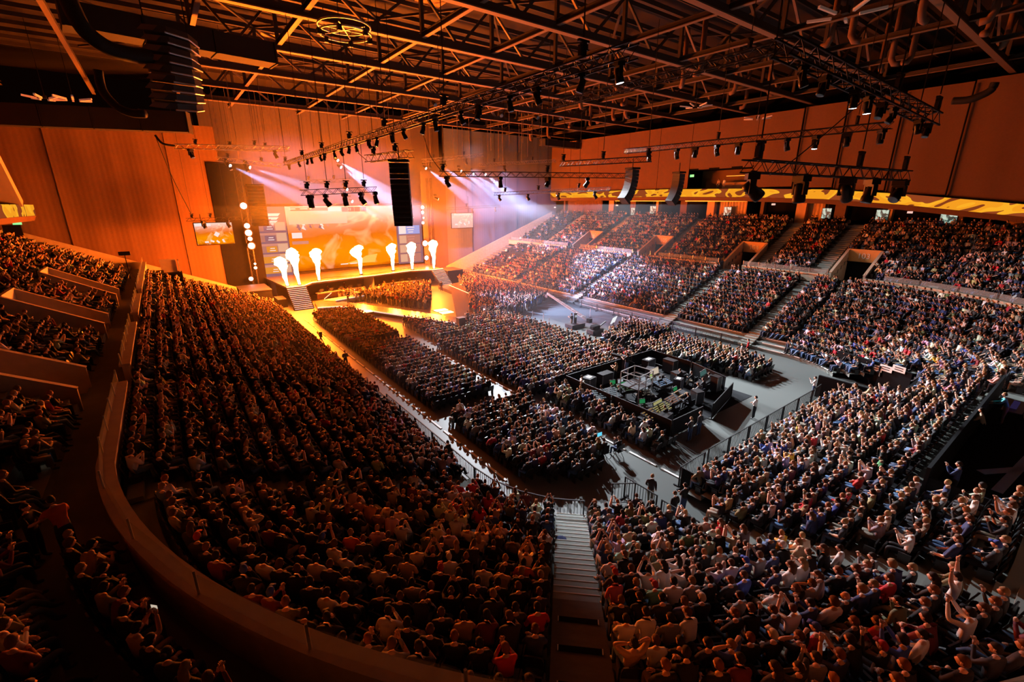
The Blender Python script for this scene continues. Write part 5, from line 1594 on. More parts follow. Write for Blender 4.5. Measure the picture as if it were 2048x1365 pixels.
def hand_mesh(mb, w_, d, side, curl, fingers=True):
    """palm plus five separate fingers beyond the wrist along d; thumb leaves the side of the palm"""
    w_ = Vector(w_); d = Vector(d).normalized()
    up = Vector((0, 0, 1)) if abs(d.z) < .9 else Vector((0, 1, 0))
    sx = d.cross(up).normalized(); nz = sx.cross(d)
    mb.tube([w_ - d * .01, w_ + d * .03, w_ + d * .085], [.030, .038, .036], 6)
    if not fingers: return
    for k, ln in enumerate((.062, .075, .080, .070)):
        b = w_ + d * .078 + sx * (-.028 + .019 * k)
        m_ = b + d * ln * .55 - nz * curl * .015
        mb.tube([b, m_, m_ + d * ln * .45 - nz * curl * .03], [.0095, .0085, .006], 4)
    b = w_ + d * .03 + sx * (-.034 * side)
    mb.tube([b, b + d * .03 - sx * .025 * side - nz * .01, b + d * .065 - sx * .028 * side - nz * .02], [.0115, .010, .007], 4)
def build_body(name, pose, short, lod, headyaw=0.0, pitch=0.05):
    J = skeleton(pose)
    names = [k for k in J if k != 'head']
    idx = {n: i for i, n in enumerate(names)}
    me = bpy.data.meshes.new('sk')
    me.from_pydata([J[n] for n in names], [(idx[a], idx[b]) for a, b, _ in EDGES], [])
    o = bpy.data.objects.new('sk', me); COL.objects.link(o)
    md = o.modifiers.new('Skin', 'SKIN'); md.branch_smoothing = .3
    if lod == 0:
        sb = o.modifiers.new('Sub', 'SUBSURF'); sb.levels = 1; sb.render_levels = 1
    for n in names:
        sv = me.skin_vertices[0].data[idx[n]]
        key = n if n in RAD else n[:-1]
        k_ = 1.0 if lod == 0 else .92
        sv.radius = (RAD[key][0] * k_ * 1.08, RAD[key][1] * k_ * 1.08)
        sv.use_root = (n == 'pelvis')
    dg = bpy.context.evaluated_depsgraph_get()
    ev = bpy.data.meshes.new_from_object(o.evaluated_get(dg))
    bpy.data.objects.remove(o); bpy.data.meshes.remove(me)
    mb = MB()
    segs = [(Vector(J[a]), Vector(J[b]), t) for a, b, t in EDGES]
    code = {'skin': 0, 'top': 1, 'leg': 2, 'shoe': 3}
    vs = [v.co.copy() for v in ev.vertices]
    mb.v = [tuple(v) for v in vs]
    hipz = J['hipL'][2]
    for p in ev.polygons:
        c = sum((vs[i] for i in p.vertices), Vector()) / len(p.vertices)
        best, bt = 1e9, 'top'
        for a, b, t in segs:
            u = max(0, min(1, (c - a).dot(b - a) / (b - a).length_squared))
            dd_ = (c - a - (b - a) * u).length
            if dd_ < best: best, bt = dd_, t
        if bt == 'fore': bt = 'skin' if short else 'top'
        if bt == 'skin' and c.z < J['neckb'][2] + .025 and abs(c.x) < .15: bt = 'top'
        mb.f.append(tuple(p.vertices)); mb.mi.append(code[bt])
    bpy.data.meshes.remove(ev)
    if lod == 0:
        head_mesh(mb, J['head'], headyaw, pitch)
    else:
        head_mesh(mb, J['head'], headyaw, pitch, 8, 6, False)
    for s, n in ((1, 'R'), (-1, 'L')):
        w_, e = Vector(J['wr' + n]), Vector(J['el' + n])
        d = (w_ - e).normalized()
        if pose in ('s_lap', 's_back'): d = (d + Vector((0, .3, -.25))).normalized()
        if pose in ('s_clap', 'clap'): d = (d + Vector((0, .1, .6))).normalized()
        hand_mesh(mb, w_, d, s, 1.0, lod == 0)
    return mb, J
NEAR_POSES = ['s_lap', 's_lean', 's_clap', 's_phone', 's_head', 's_fold', 's_chin', 's_back', 's_up']
STAND_POSES = ['stand', 'walk', 'fold', 'clap', 'leanon', 'hold']
BODY = {}
HAIRK = ['short', 'long', 'cap', 'curly', 'bun']
PMATS = [P_skin, P_top, P_leg, P_shoe, P_eye, P_mouth]
HMESH = {}
for q, pose in enumerate(NEAR_POSES + STAND_POSES):
    for short in ((True, False) if pose in NEAR_POSES else ((pose in ('hold',),))):
        hy = [0.25, -.1, .35, 0, .1, .3, .45, .15, 0][q % 9]
        mb, J = build_body('person_body', pose, short, 0, hy if pose in NEAR_POSES else 0.0)
        BODY[(pose, short)] = (mb.mesh('person_body', PMATS, True), J, hy if pose in NEAR_POSES else 0.0)
def hair_for(pose, short, kind):
    me, J, hy = BODY[(pose, short)]
    k = (pose, kind)
    if k not in HMESH:
        HMESH[k] = hair_mesh(kind, J['head'], hy, .05).mesh('person_hair', P_hair, True)
    return HMESH[k]
COLS = {'W': ('white', (.72, .70, .68)), 'R': ('red', (.50, .025, .03)), 'BL': ('blue', (.06, .12, .50)), 'GR': ('green', (.06, .30, .12)), 'YE': ('mustard yellow', (.62, .34, .04)), 'PK': ('pink', (.62, .16, .26)),
        'NV': ('navy', (.035, .045, .12)), 'GY': ('grey', (.22, .22, .23)), 'TE': ('teal', (.10, .42, .46)), 'BK': ('black', (.014, .014, .016)), 'TN': ('tan', (.50, .34, .20)), 'OR': ('orange red', (.55, .10, .02)),
        'LV': ('lavender', (.45, .40, .62)), 'PU': ('purple', (.24, .06, .50)), 'CH': ('charcoal', (.035, .035, .04)), 'BR': ('maroon', (.16, .03, .04)), 'OL': ('olive', (.14, .13, .06)), 'MI': ('mint green', (.20, .50, .36)), 'BE': ('beige', (.55, .42, .28))}
HAIRC = {'brown': (.10, .05, .025), 'dark': (.02, .014, .01), 'blond': (.26, .16, .07), 'ginger': (.17, .065, .02), 'grey': (.30, .29, .28)}
def person(pos, rz, col, hair='brown', kind='short', pose='s_lap', short=True, label='', group=None, sc=1.0, hatc=None):
    me, J, hy = BODY[(pose, short)] if (pose, short) in BODY else BODY[(pose, not short)]
    o = bpy.data.objects.new('person', me)
    o.location = pos; o.rotation_euler = (0, 0, rz); o.scale = (sc,) * 3
    o.color = (*COLS[col][1], 1)
    COL.objects.link(o)
    tag(o, label, 'person', group)
    if kind != 'bald':
        h = bpy.data.objects.new('cap' if kind == 'cap' else 'hair', hair_for(pose, short if (pose, short) in BODY else not short, kind))
        h.color = (*(hatc or HAIRC[hair]), 1)
        link(h, o)
    if pose in ('s_phone', 'hold'):
        w_ = (Vector(J['wrR']) + Vector(J['wrL'])) / 2 + Vector((0, .03, .10))
        pass
    return o

# ---- seat layout
STAGE_C = Vector((27, 76))
SEATS = []   # (x, y, z, heading, section, row, seatno, standing?)
def fill(sec, ptsfun, rows, zf, s0, s1, d0, step=.53, skip=None, occ=.93, back=.42):
    for r in rows:
        d = d0 + ROWD * r + back
        L, f = ptsfun(d)
        n = int((s1(L, d) - s0(L, d)) / step)
        for k in range(n):
            s = s0(L, d) + (k + .5) * step
            x, y, h = f(s)
            if skip and skip(x, y): continue
            SEATS.append((x, y, zf(r), h, sec, r, k + 1, occ))
# near-left corner arc left of the stairs: measured from the stairs outward
def arc(cx, cy, a0, sgn):
    def g(d):
        R = RC + d
        def f(s):
            a = a0 + sgn * s / R
            return (cx + R * cos(a), cy + R * sin(a), a - pi)
        return R * pi / 2, f
    return g
half = .80
gapL = A_ST - pi              # angle from 180deg to the stairs
fill('corner left', arc(CLX, CY, A_ST, -1), range(0, 15), zrow_low, lambda L, d: half, lambda L, d: (RC + d) * (A_ST - pi) - .7, .6, .57, occ=.76)
fill('corner right', arc(CLX, CY, A_ST, 1), range(0, 15), zrow_low, lambda L, d: half, lambda L, d: (RC + d) * (1.5 * pi - A_ST) - (2.35 if d < 3.3 else 2.9), .6, skip=lambda x, y: cut_low(x, y) or x > 15.8, occ=.82)
def line_n(d):
    return 30, lambda s: (16.95 + s, YN - d, pi / 2)
fill('near end', line_n, range(0, 16), zrow_low, lambda L, d: 0 if d > 3.4 else 2.9, lambda L, d: CRX - 17.3, .6, .56, skip=lambda x, y: cut_low(x, y) or (x > 22.2 and y < 2.9) , occ=.86)
fill('far corner', arc(CRX, CY, 1.5 * pi, 1), range(0, 16), zrow_low, lambda L, d: 0, lambda L, d: (RC + d) * pi / 2, .6, skip=lambda x, y: cut_low(x, y) or (x < 38.4 and y < 2.9), occ=.88)
def in_aisle(y, ais, w): return any(abs(y - a) < w for a in ais)
fill('left stand', lambda d: (64.5, lambda s: (XL - d, CY + s, 0.0)), range(0, 16), zrow_low, lambda L, d: .3, lambda L, d: L - (9.5 if d > 2 else 11), .6, skip=lambda x, y: in_aisle(y, (30, 42.5, 56, 69), .7), occ=.92)
fill('right stand', lambda d: (64.5, lambda s: (XR + d, CY + s, pi)), range(2, 16), zrow_low, lambda L, d: .3, lambda L, d: L - 3, .6, skip=lambda x, y: in_aisle(y, R_AIS, .85), occ=.93)
def vskip(vs, ais, x0):
    def f(x, y):
        d = dist_out(x, y)
        return (d < 20.9 and any(abs(y - v) < 2.0 for v in vs)) or in_aisle(y, ais, .95)
    return f
fill('right upper', lambda d: (72, lambda s: (XR + d, 10.5 + s, pi)), range(0, 14), zrow_up, lambda L, d: 0, lambda L, d: L, 16.0, .56, vskip(RVOM, RU_AIS, 0), .82)
fill('right upper corner', arc(CRX, CY, 1.5 * pi + .5, 1), range(0, 14), zrow_up, lambda L, d: 0, lambda L, d: (RC + d) * (pi / 2 - .5) - 8.2, 16.0, .56, None, .7)
fill('balcony', lambda d: (56.5, lambda s: (XL - d, CY + 1.5 + s, 0.0)), range(0, 14), zrow_up, lambda L, d: 0, lambda L, d: L - 2, 16.0, .56, vskip(LVOM, (26.4, 40.2, 53.5, 68), 0), .72)
fill('balcony corner', arc(CLX, CY, pi, 1), range(0, 9), zrow_up, lambda L, d: .3, lambda L, d: (RC + d) * .62, 16.0, .60, None, .7)
fill('balcony front', arc(CLX, CY, pi + .17, 1), range(0, 1), lambda r: 5.72, lambda L, d: .2, lambda L, d: (RC + d) * .36, 14.62, .58, None, .95)
# floor blocks: x range by y
def floor_block(sec, x0, x1, y0, y1, occ=.95, cond=None, dx=.54, dy=.88):
    r = 0
    y = y0
    while y < y1:
        n = int((x1 - x0) / dx)
        for k in range(n):
            x = x0 + (k + .5) * dx
            if cond and not cond(x, y): continue
            SEATS.append((x, y, 0.0, pi / 2, sec, r, k + 1, occ))
        y += dy; r += 1
floor_block('floor left', 13.7, 19.2, 28.2, 62.5, .97, lambda x, y: x < 19.2 - max(0, (y - 45) * .02) and not (44.4 < y < 46 and x > 16))
floor_block('floor near', 13.6, 20.2, 15.4, 25.2, .96, lambda x, y: (y - 15.4) > (x - 15.8) * -1.0 * (x < 15.8) - .2 and y > 14.6 + max(0, (x - 17.2)) * 1.0)
floor_block('floor centre', 21.0, 34.6, 25.9, 48.6, .97, lambda x, y: y < 44.5 + (x - 22) * .48 and y < 55 - (x - 24) * .72 and not (y > 41.5 and x < 26.3))
floor_block('floor front', 21.9, 26.2, 43.0, 52.5, .95, lambda x, y: y < 58.5 - (x - 20) * 2.1)
floor_block('floor desk', 21.7, 24.2, 14.6, 24.6, .80)
floor_block('floor right', 36.2, 43.6, 17.0, 28.0, .95, lambda x, y: y > 16 + max(0, x - 41.4) * 1.0 and x > 38.5 - max(0, (y - 19)) * .30)
floor_block('floor far right', 36.4, 45.2, 29.4, 35.2, .93, lambda x, y: y < 31.8 + (x - 36) * .42)
floor_block('floor behind desks', 36.0, 38.0, 25.2, 28.6, .9)
def pit(x, y): return y < 73 and abs(x - 28.4) < (y - 57.2) * .52 and y > 58.2
r_ = random.Random(21)
CROWD_STAND = []
for _ in range(4200):
    x, y = r_.uniform(20, 37), r_.uniform(57, 72.5)
    if pit(x, y) and all((x - a) ** 2 + (y - b) ** 2 > .30 for a, b, *_ in CROWD_STAND): CROWD_STAND.append((x, y, 0.0))
n_pit = len(CROWD_STAND)
for _ in range(5200):
    x, y = r_.uniform(31, 47.0), r_.uniform(48, 79)
    if y > 47.3 + max(0, x - 36) * .5 and x > 31.8 + max(0, y - 52) * .62 - (0 if y < 60 else (y - 60) * .18) and x < 46.6 and y < 78 and (x - 31) * .1 < 2 and not (53.5 < y < 55 and x > 36):
        if all((x - a) ** 2 + (y - b) ** 2 > .34 for a, b, *_ in CROWD_STAND[n_pit:]): CROWD_STAND.append((x, y, 0.0))

# ---- choose individuals: the 300 people that show largest
def vis(p, marg=0):
    q = proj(p)
    return q and -marg < q[0] < 2048 + marg and -marg < q[1] < 1365 + marg

# ---- people the photograph singles out: standing figures first
def look(p, tgt): return atan2(tgt[1] - p[1], tgt[0] - p[0]) - pi / 2
def stand_at(px, py, z, col, hair, kind, pose, label, face=None, short=False, sc=1.0, hatc=None):
    p = at_z(px, py, z)
    return person(p, look(p, face or STAGE_C), col, hair, kind, pose, short, label, None, sc, hatc)
NSTAND = 0
SP = [
    (1298, 1012, 0, 'CH', 'blond', 'short', 'walk', 'person in dark jacket with orange back panel walking out over the open floor', (60, 30), 1.03),
    (1506, 838, 0, 'W', 'dark', 'short', 'fold', 'person in white shirt and khaki trousers standing alone right of the mixing area', None, 1.0),
    (1344, 1046, 0, 'BK', 'brown', 'short', 'stand', 'person in black standing at the floor entrance, nearer the camera', None, 1.0),
    (1364, 1030, 0, 'BK', 'dark', 'short', 'fold', 'person in black standing at the floor entrance against the railing corner', None, 1.02),
    (1359, 1072, 0, 'W', 'dark', 'cap', 'stand', 'person in white hooded top standing inside the floor entrance', None, .88),
    (1334, 1083, 0, 'W', 'dark', 'curly', 'stand', 'person in pale top with black curly hair bending inside the floor entrance', (14, 10), .8),
    (693, 738, 0, 'BK', 'dark', 'short', 'fold', 'person in black standing guard in the middle of the left aisle', (12, 20), 1.02),
    (572, 648, 0, 'BK', 'dark', 'short', 'stand', 'person in black standing in the left aisle near the stage stairs', (12, 20), 1.05),
    (636, 706, 0, 'BK', 'dark', 'short', 'hold', 'camera operator in black behind the long lens camera in the left aisle', None, 1.0),
    (753, 806, 0, 'BR', 'ginger', 'short', 'stand', 'person in maroon jacket standing beside the left aisle railing', None, 1.0),
    (921, 846, 0, 'W', 'brown', 'short', 'stand', 'person in white t-shirt standing behind the back row of the left floor block', None, 1.0),
    (1161, 792, 0, 'W', 'dark', 'short', 'fold', 'person in cream shirt standing at the corner of the mixing area fence', (30, 20), 1.0),
    (1230, 762, 0, 'TN', 'blond', 'long', 'hold', 'person in tan top and jeans with phone raised before the mixing area', None, .96),
    (1252, 748, 1.54, 'BK', 'brown', 'short', 'hold', 'camera operator in black on the scaffold platform', None, 1.0),
    (1143, 655, 0, 'BK', 'dark', 'short', 'hold', 'camera operator in black standing at the crane', None, 1.0),
    (1624, 796, 0.3, 'W', 'dark', 'short', 'clap', 'person in white top clapping at the corner railing of the right seats', None, 1.0),
    (897, 935, 0, 'BK', 'dark', 'short', 'stand', 'person in black standing at the left aisle railing, closest to the camera', (14, 10), 1.0),
    (1378, 884, 0, 'CH', 'blond', 'short', 'fold', 'person in charcoal standing behind the near fence of the mixing area, left one', None, 1.0),
    (1396, 872, 0, 'CH', 'brown', 'short', 'stand', 'person in charcoal standing behind the near fence of the mixing area, right one', None, 1.0),
    (1493, 712, 0, 'R', 'dark', 'short', 'stand', 'person in red top walking by the right stand railing', None, 1.0),
    (1480, 722, 0, 'W', 'blond', 'short', 'stand', 'person in white top standing by the right stand railing', None, 1.0),
    (697, 608, RW, 'BK', 'dark', 'short', 'hold', 'person in black standing on the left arm of the runway', (27, 50), 1.0),
    (936, 650, RW, 'GY', 'dark', 'short', 'hold', 'camera operator in grey crouched at the end of the runway', (27, 74), 1.0),
    (760, 560, 0, 'BK', 'dark', 'short', 'stand', 'person in dark clothes standing before the right player desk, left one', None, 1.0),
    (770, 583, 0, 'YE', 'dark', 'short', 'stand', 'person in light coat standing before the right player desk', (27, 50), 1.0),
    (788, 580, 0, 'BK', 'dark', 'short', 'stand', 'person in dark clothes standing before the right player desk, right one', None, 1.0),
    (657, 592, 0, 'BR', 'dark', 'short', 'stand', 'person in dark red standing behind the left player desk', (27, 50), 1.0),
    (690, 584, 0, 'BR', 'dark', 'short', 'stand', 'person in dark red standing at the right end of the left player desk', (27, 50), 1.0),
    (883, 583, 0, 'BK', 'dark', 'short', 'stand', 'person in black at the foot of the right stage stairs', (27, 50), 1.0),
    (600, 610, 0, 'BK', 'dark', 'short', 'stand', 'person in black beside the foot of the left stage stairs', (12, 20), 1.0),
]
for s in SP:
    stand_at(s[0], s[1], s[2], s[3], s[4], s[5], s[6], s[7], s[8], False, s[9], (.8, .78, .76) if s[5] == 'cap' else None); NSTAND += 1
def stand_w(p, col, hair, kind, pose, label, face=None, short=False, sc=1.0):
    global NSTAND
    NSTAND += 1
    return person(p, look(p, face or STAGE_C), col, hair, kind, pose, short, label, None, sc)
q = at_z(1897, 1003, 3.55); stand_w(q, 'NV', 'dark', 'short', 'clap', 'person in navy shirt and grey trousers standing clapping at the end of the black platform')
q = at_z(1962, 868, 3.5); stand_w(Vector((30.6, 2.25, 3.5)), 'BE', 'dark', 'curly', 'leanon', 'person in beige hooded top leaning over the black platform drape', (28, 30))
stand_w(Vector((34.2, 1.9, 3.5)), 'TE', 'blond', 'short', 'leanon', 'person in teal jacket leaning on the platform drape behind the beige one', (30, 40))
stand_w(Vector((34.0, 1.1, 3.5)), 'PU', 'blond', 'long', 'stand', 'person in purple sequin top with fair hair on the dark platform')
stand_w(at_z(122, 1122, 5.7) + Vector((.25, 0, 0)), 'OR', 'dark', 'short', 'leanon', 'person in bright orange red jacket leaning over on the balcony walkway', (-6, 20), True, 1.05)
stand_w(at_z(85, 1120, 5.7), 'BK', 'dark', 'short', 'hold', 'person in black facing the red jacket on the balcony walkway', (0, 14))
stand_w(Vector((75.2, 43.4, 16.65)), 'TN', 'dark', 'short', 'stand', 'person in tan top standing at the lounge opening, left of the white one', (30, 50))
stand_w(Vector((75.2, 42.4, 16.65)), 'W', 'brown', 'short', 'stand', 'person in white standing at the lounge opening above the ribbon display', (30, 50))
q = at_x(1462, 487, 64.2); stand_w(q, 'CH', 'dark', 'short', 'stand', 'person in mustard trousers standing at the top of a right stand vomitory')
# players behind the desks
for d_, (xa, ya, xb, yb) in enumerate([(17.6, 75.6, 25.6, 77.0), (28.9, 77.6, 36.6, 77.6)]):
    for k in range(5):
        u = (k + .5) / 5
        NSTAND += 1
        person((xa + (xb - xa) * u, ya + (yb - ya) * u, .12), pi, 'W' if d_ == 0 and k in (1, 2) or d_ == 1 and k == 2 else 'BR', 'dark', 'short', 's_lean', True,
               'player seated at the %s desk under the stage, %s from the left' % (('left', 'right')[d_], ORD[k + 1]), 'players at the desks')
# mixing desk crew
for k, (px, py, c) in enumerate([(1225, 800, 'BK'), (1240, 806, 'BK'), (1283, 812, 'CH'), (1332, 850, 'BK'), (1346, 838, 'BK'), (1322, 786, 'BK'), (1398, 800, 'GY'), (1378, 822, 'CH'), (1408, 790, 'CH'), (1385, 775, 'BK'), (1362, 770, 'BK'), (1420, 778, 'GY'), (1205, 806, 'BK')]):
    p = at_z(px, py, 0); NSTAND += 1
    person(p, look(p, (28, 80)), c, 'brown', 'short', 's_lean', k % 2 == 0, 'crew member in %s seated at the mixing desks, %s counted from the left fence' % (COLS[c][0], ORD[k + 1]), 'mixing desk crew')
    t = thing('office_chair', p, 'black chair under the mixing desk crew, %s counted from the left fence' % ORD[k + 1], 'chair', None, look(p, (28, 80)))
    box('seat', (0, 0, .44), (.46, .46, .07), M_scrim, t); box('backrest', (0, -.24, .75), (.44, .06, .45), M_scrim, t); bar('stem', (0, 0, .06), (0, 0, .42), .06, .06, M_blkmetal, t)
    for a in range(4): bar('foot', (0, 0, .06), (.3 * cos(a * pi / 2 + .7), .3 * sin(a * pi / 2 + .7), .03), .05, .05, M_blkmetal, t)
# wheelchair viewer with a tablet and the viewer beside in a folding chair
p = at_z(1206, 918, 0); NSTAND += 2
person(p, look(p, (27, 76)), 'CH', 'brown', 'short', 's_phone', False, 'person in a wheelchair holding up a bright blue tablet in the middle aisle')
t = thing('tablet', p + Vector((.03, .42, 1.46)), 'bright cyan tablet screen held up by the wheelchair viewer', 'tablet', None, look(p, (27, 76)))
box('screen', (0, -.012, 0), (.34, .01, .24), E_cyan, t); box('casing', (0, 0, 0), (.36, .014, .26), M_blkmetal, t)
t = thing('wheelchair', p, 'black wheelchair standing in the middle aisle', 'wheelchair', None, look(p, (27, 76)))
box('seat', (0, 0, .45), (.46, .46, .05), M_scrim, t); box('backrest', (0, -.24, .75), (.44, .04, .5), M_scrim, t)
for sx in (-.28, .28):
    mb = MB(); mb.tube([(sx, -.1 + .30 * cos(2 * pi * k / 18), .31 + .30 * sin(2 * pi * k / 18)) for k in range(19)], .022, 5); mb.obj('wheel', M_blkmetal, t)
    bar('footrest', (sx * .6, .4, .45), (sx * .6, .55, .12), .03, .03, M_alu, t)
p = at_z(1236, 914, 0)
person(p, look(p, (21, 40)), 'BK', 'brown', 'short', 's_clap', False, 'person in black clapping on a folding chair in the middle aisle')
t = thing('folding_chair', p, 'black folding chair standing alone in the middle aisle', 'chair', None, look(p, (21, 40)))
box('seat', (0, 0, .44), (.44, .44, .04), M_blkmetal, t); box('backrest', (0, -.25, .8), (.42, .04, .28), M_blkmetal, t)
for sx in (-.2, .2): bar('leg', (sx, .2, 0), (sx, -.25, .9), .03, .03, M_alu, t); bar('leg', (sx, -.25, 0), (sx, .15, .44), .03, .03, M_alu, t)

# ---- noted seated people: head position in the photograph, shirt, hair colour, hair kind, pose, sleeves short
def z2(x, y): return (674 + x / 2.9257, 899 + y / 2.9257)
def z3(x, y): return (1348 + x / 2.9257, 899 + y / 2.9257)
def z8(x, y): return (1348 + x / 2.9257, 700 + y / 2.9257)
def z1(x, y): return (x / 2.9257, 899 + y / 2.9257)
def z5(x, y): return (x / 2.9257, 440 + y / 2.9257)
NOTED = []
def nn(f, lst):
    for it in lst:
        x, y, c = it[:3]
        opt = list(it[3:]) + [None] * 4
        px, py = f(x, y)
        if opt[0] == 'ginger': opt[0] = rnd.choice(['brown', 'brown', 'dark', 'brown', 'ginger'])
        NOTED.append((px, py, c, opt[0] or rnd.choice(['brown', 'brown', 'dark', 'blond']), opt[1] or 'short', opt[2] or rnd.choice(['s_lap', 's_lap', 's_fold', 's_chin']), opt[3]))
nn(z2, [(885, 305, 'R', 'ginger'), (950, 310, 'R'), (690, 205, 'W', 'dark', 'cap'), (1045, 262, 'W'), (570, 190, 'W'), (655, 120, 'W', 'blond'), (1122, 370, 'W'), (1195, 370, 'W', 'ginger'), (925, 375, 'TN'), (690, 490, 'W', None, None, 's_clap'),
        (795, 485, 'W', 'dark'), (880, 505, 'W', 'dark', 'cap'), (845, 590, 'TN', 'ginger'), (320, 462, 'W', 'ginger', None, 's_head'), (100, 510, 'OR'), (435, 600, 'W', 'dark', None, 's_back'), (400, 668, 'TN', 'dark'), (830, 730, 'W', 'ginger'),
        (1075, 670, 'OR', 'dark', None, 's_back'), (1165, 490, 'BK', 'blond', 'long'), (100, 340, 'TN', 'ginger', None, 's_phone'), (150, 375, 'YE', 'dark', None, 's_clap'), (540, 465, 'W', 'ginger'), (600, 475, 'BK', 'blond', 'long'), (605, 865, 'BK', 'ginger'),
        (517, 840, 'BK', 'ginger'), (305, 790, 'BK', 'ginger'), (1115, 935, 'R', 'dark'), (1000, 888, 'BK'), (905, 898, 'CH', 'blond'), (860, 950, 'R', 'ginger'), (720, 1012, 'TN', 'dark'), (830, 1070, 'BR', 'dark', 'curly'), (325, 1050, 'W', 'dark', 'cap'),
        (430, 1132, 'BK', 'ginger'), (612, 1112, 'BK', 'ginger'), (225, 725, 'W', 'ginger'), (440, 1005, 'CH', 'ginger'), (1170, 785, 'BK'), (1030, 745, 'BK'), (710, 1200, 'BK', 'ginger'), (950, 1070, 'CH', 'ginger'),
        (1510, 545, 'BL', 'blond'), (1550, 655, 'W'), (1640, 655, 'W'), (1540, 730, 'GR', 'dark'), (1725, 715, 'CH', 'ginger'), (1830, 705, 'W', None, None, 's_phone'), (1950, 740, 'W', 'ginger', 'long'), (2020, 705, 'W', 'dark', 'long', 's_head'), (1590, 850, 'PK', 'dark'),
        (1650, 828, 'BK', 'blond'), (1785, 845, 'BK', 'blond'), (1890, 820, 'MI', 'dark', 'cap'), (2020, 812, 'GY'), (1570, 925, 'W', 'dark', 'curly', 's_head'), (1690, 925, 'BK', 'ginger'), (1600, 1065, 'W', 'brown', 'bald'), (1725, 1055, 'W', 'dark'), (1870, 1065, 'W', 'dark'),
        (1980, 1080, 'GY', 'ginger'), (1610, 1225, 'BR', 'ginger'), (1770, 1215, 'TN', 'dark', None, 's_head'), (1920, 1205, 'W'), (1700, 405, 'R', 'ginger'), (1735, 480, 'TN', 'brown', None, 's_up'), (1590, 290, 'W', 'blond'), (1620, 365, 'NV', 'blond'), (1475, 525, 'BL', 'dark')])
nn(z3, [(205, 490, 'W', 'blond'), (265, 478, 'R', 'blond'), (60, 520, 'OL', 'dark'), (205, 575, 'GY', 'ginger'), (548, 580, 'NV', 'ginger'), (600, 490, 'YE', 'ginger', 'curly', 's_phone'), (740, 490, 'OL', None), (820, 485, 'NV'), (915, 470, 'NV'), (630, 560, 'BK', 'blond', 'cap'),
        (840, 585, 'W', 'dark'), (925, 560, 'W', 'dark'), (500, 430, 'BK'), (488, 680, 'GY', 'brown', None, 's_phone'), (590, 685, 'NV', 'dark'), (705, 665, 'W', 'blond', 'long', 's_clap'), (762, 615, 'TN', 'blond'), (290, 715, 'W', 'ginger'), (205, 740, 'W', 'ginger', None, 's_head'),
        (50, 700, 'W', 'dark', 'long', 's_head'), (48, 812, 'W', 'dark'), (160, 820, 'BK', 'ginger'), (575, 765, 'NV', 'dark'), (880, 755, 'W', 'ginger', 'long'), (960, 720, 'BK', 'ginger'), (825, 860, 'GY', 'brown', None, 's_head'), (590, 890, 'W', 'dark'), (690, 890, 'BK', 'ginger', None, 's_head'),
        (985, 845, 'BK', 'grey', 'bald'), (1180, 905, 'NV', 'blond', None, 's_clap'), (1340, 885, 'OL', 'dark'), (1370, 490, 'W', 'dark', 'cap', 's_clap'), (1195, 445, 'GY', 'grey', None, 's_clap'), (1300, 520, 'PU', 'dark', None, 's_clap'), (1480, 480, 'TN', 'blond'), (1735, 540, 'W', 'ginger', None, 's_clap'),
        (1650, 630, 'NV', 'brown', None, 's_back'), (1910, 340, 'W', 'brown', None, 's_phone'), (235, 1205, 'W', 'brown'), (665, 1020, 'W', 'ginger', None, 's_phone'), (490, 970, 'BK', 'ginger'), (745, 1140, 'BK', 'ginger', None, 's_head'), (1690, 960, 'W', 'ginger', 'cap', 's_phone'), (590, 1195, 'BK', 'ginger', 'cap'),
        (860, 1110, 'R', 'dark', 'cap'), (985, 365, 'BL', 'brown', None, 's_head'), (860, 430, 'BL', 'dark', None, 's_back'), (690, 155, 'CH', 'grey', 'bald'), (790, 190, 'W', 'dark'), (555, 150, 'W', 'dark'), (500, 210, 'BK', 'blond', 'curly'), (1320, 90, 'NV', 'brown'), (1255, 250, 'BK', 'blond'), (1170, 290, 'TN', 'brown'),
        (1630, 790, 'W', 'dark', None, 's_up'), (2010, 720, 'W', 'dark', None, 's_up'), (300, 1310, 'BK', 'ginger'), (370, 1140, 'BK', 'ginger'), (60, 1200, 'BK', 'ginger')])
nn(z8, [(728, 470, 'YE', 'dark', None, 's_fold'), (640, 645, 'LV', 'blond'), (690, 615, 'YE', 'blond', 'long'), (765, 655, 'W', 'blond', 'cap'), (1660, 240, 'PK', 'brown'), (1785, 205, 'PK', 'brown'), (1570, 235, 'BL', 'dark', None, 's_back'), (1275, 305, 'R', 'brown'), (1380, 400, 'BL', 'brown'), (1215, 660, 'GR', 'brown'),
        (1320, 670, 'BK', 'blond'), (1480, 540, 'W', 'dark'), (1600, 330, 'W', 'dark', None, 's_back'), (945, 500, 'GY', 'grey'), (890, 440, 'W', 'brown'), (850, 470, 'W', 'dark'), (920, 400, 'W', 'dark'), (970, 385, 'W', 'dark'), (1190, 240, 'GY', 'dark'), (1100, 230, 'W', 'brown'), (1130, 410, 'TN', 'blond'), (780, 470, 'W', 'brown'),
        (575, 530, 'W', 'brown', None, 's_back'), (1440, 180, 'YE', 'dark', None, 's_back'), (1560, 40, 'YE', 'blond', None, 's_back'), (1370, 30, 'R', 'brown'), (1990, 210, 'GY', 'dark'), (1695, 40, 'BL', 'dark'), (1000, 190, 'W', 'blond'), (1035, 200, 'W', 'blond')])
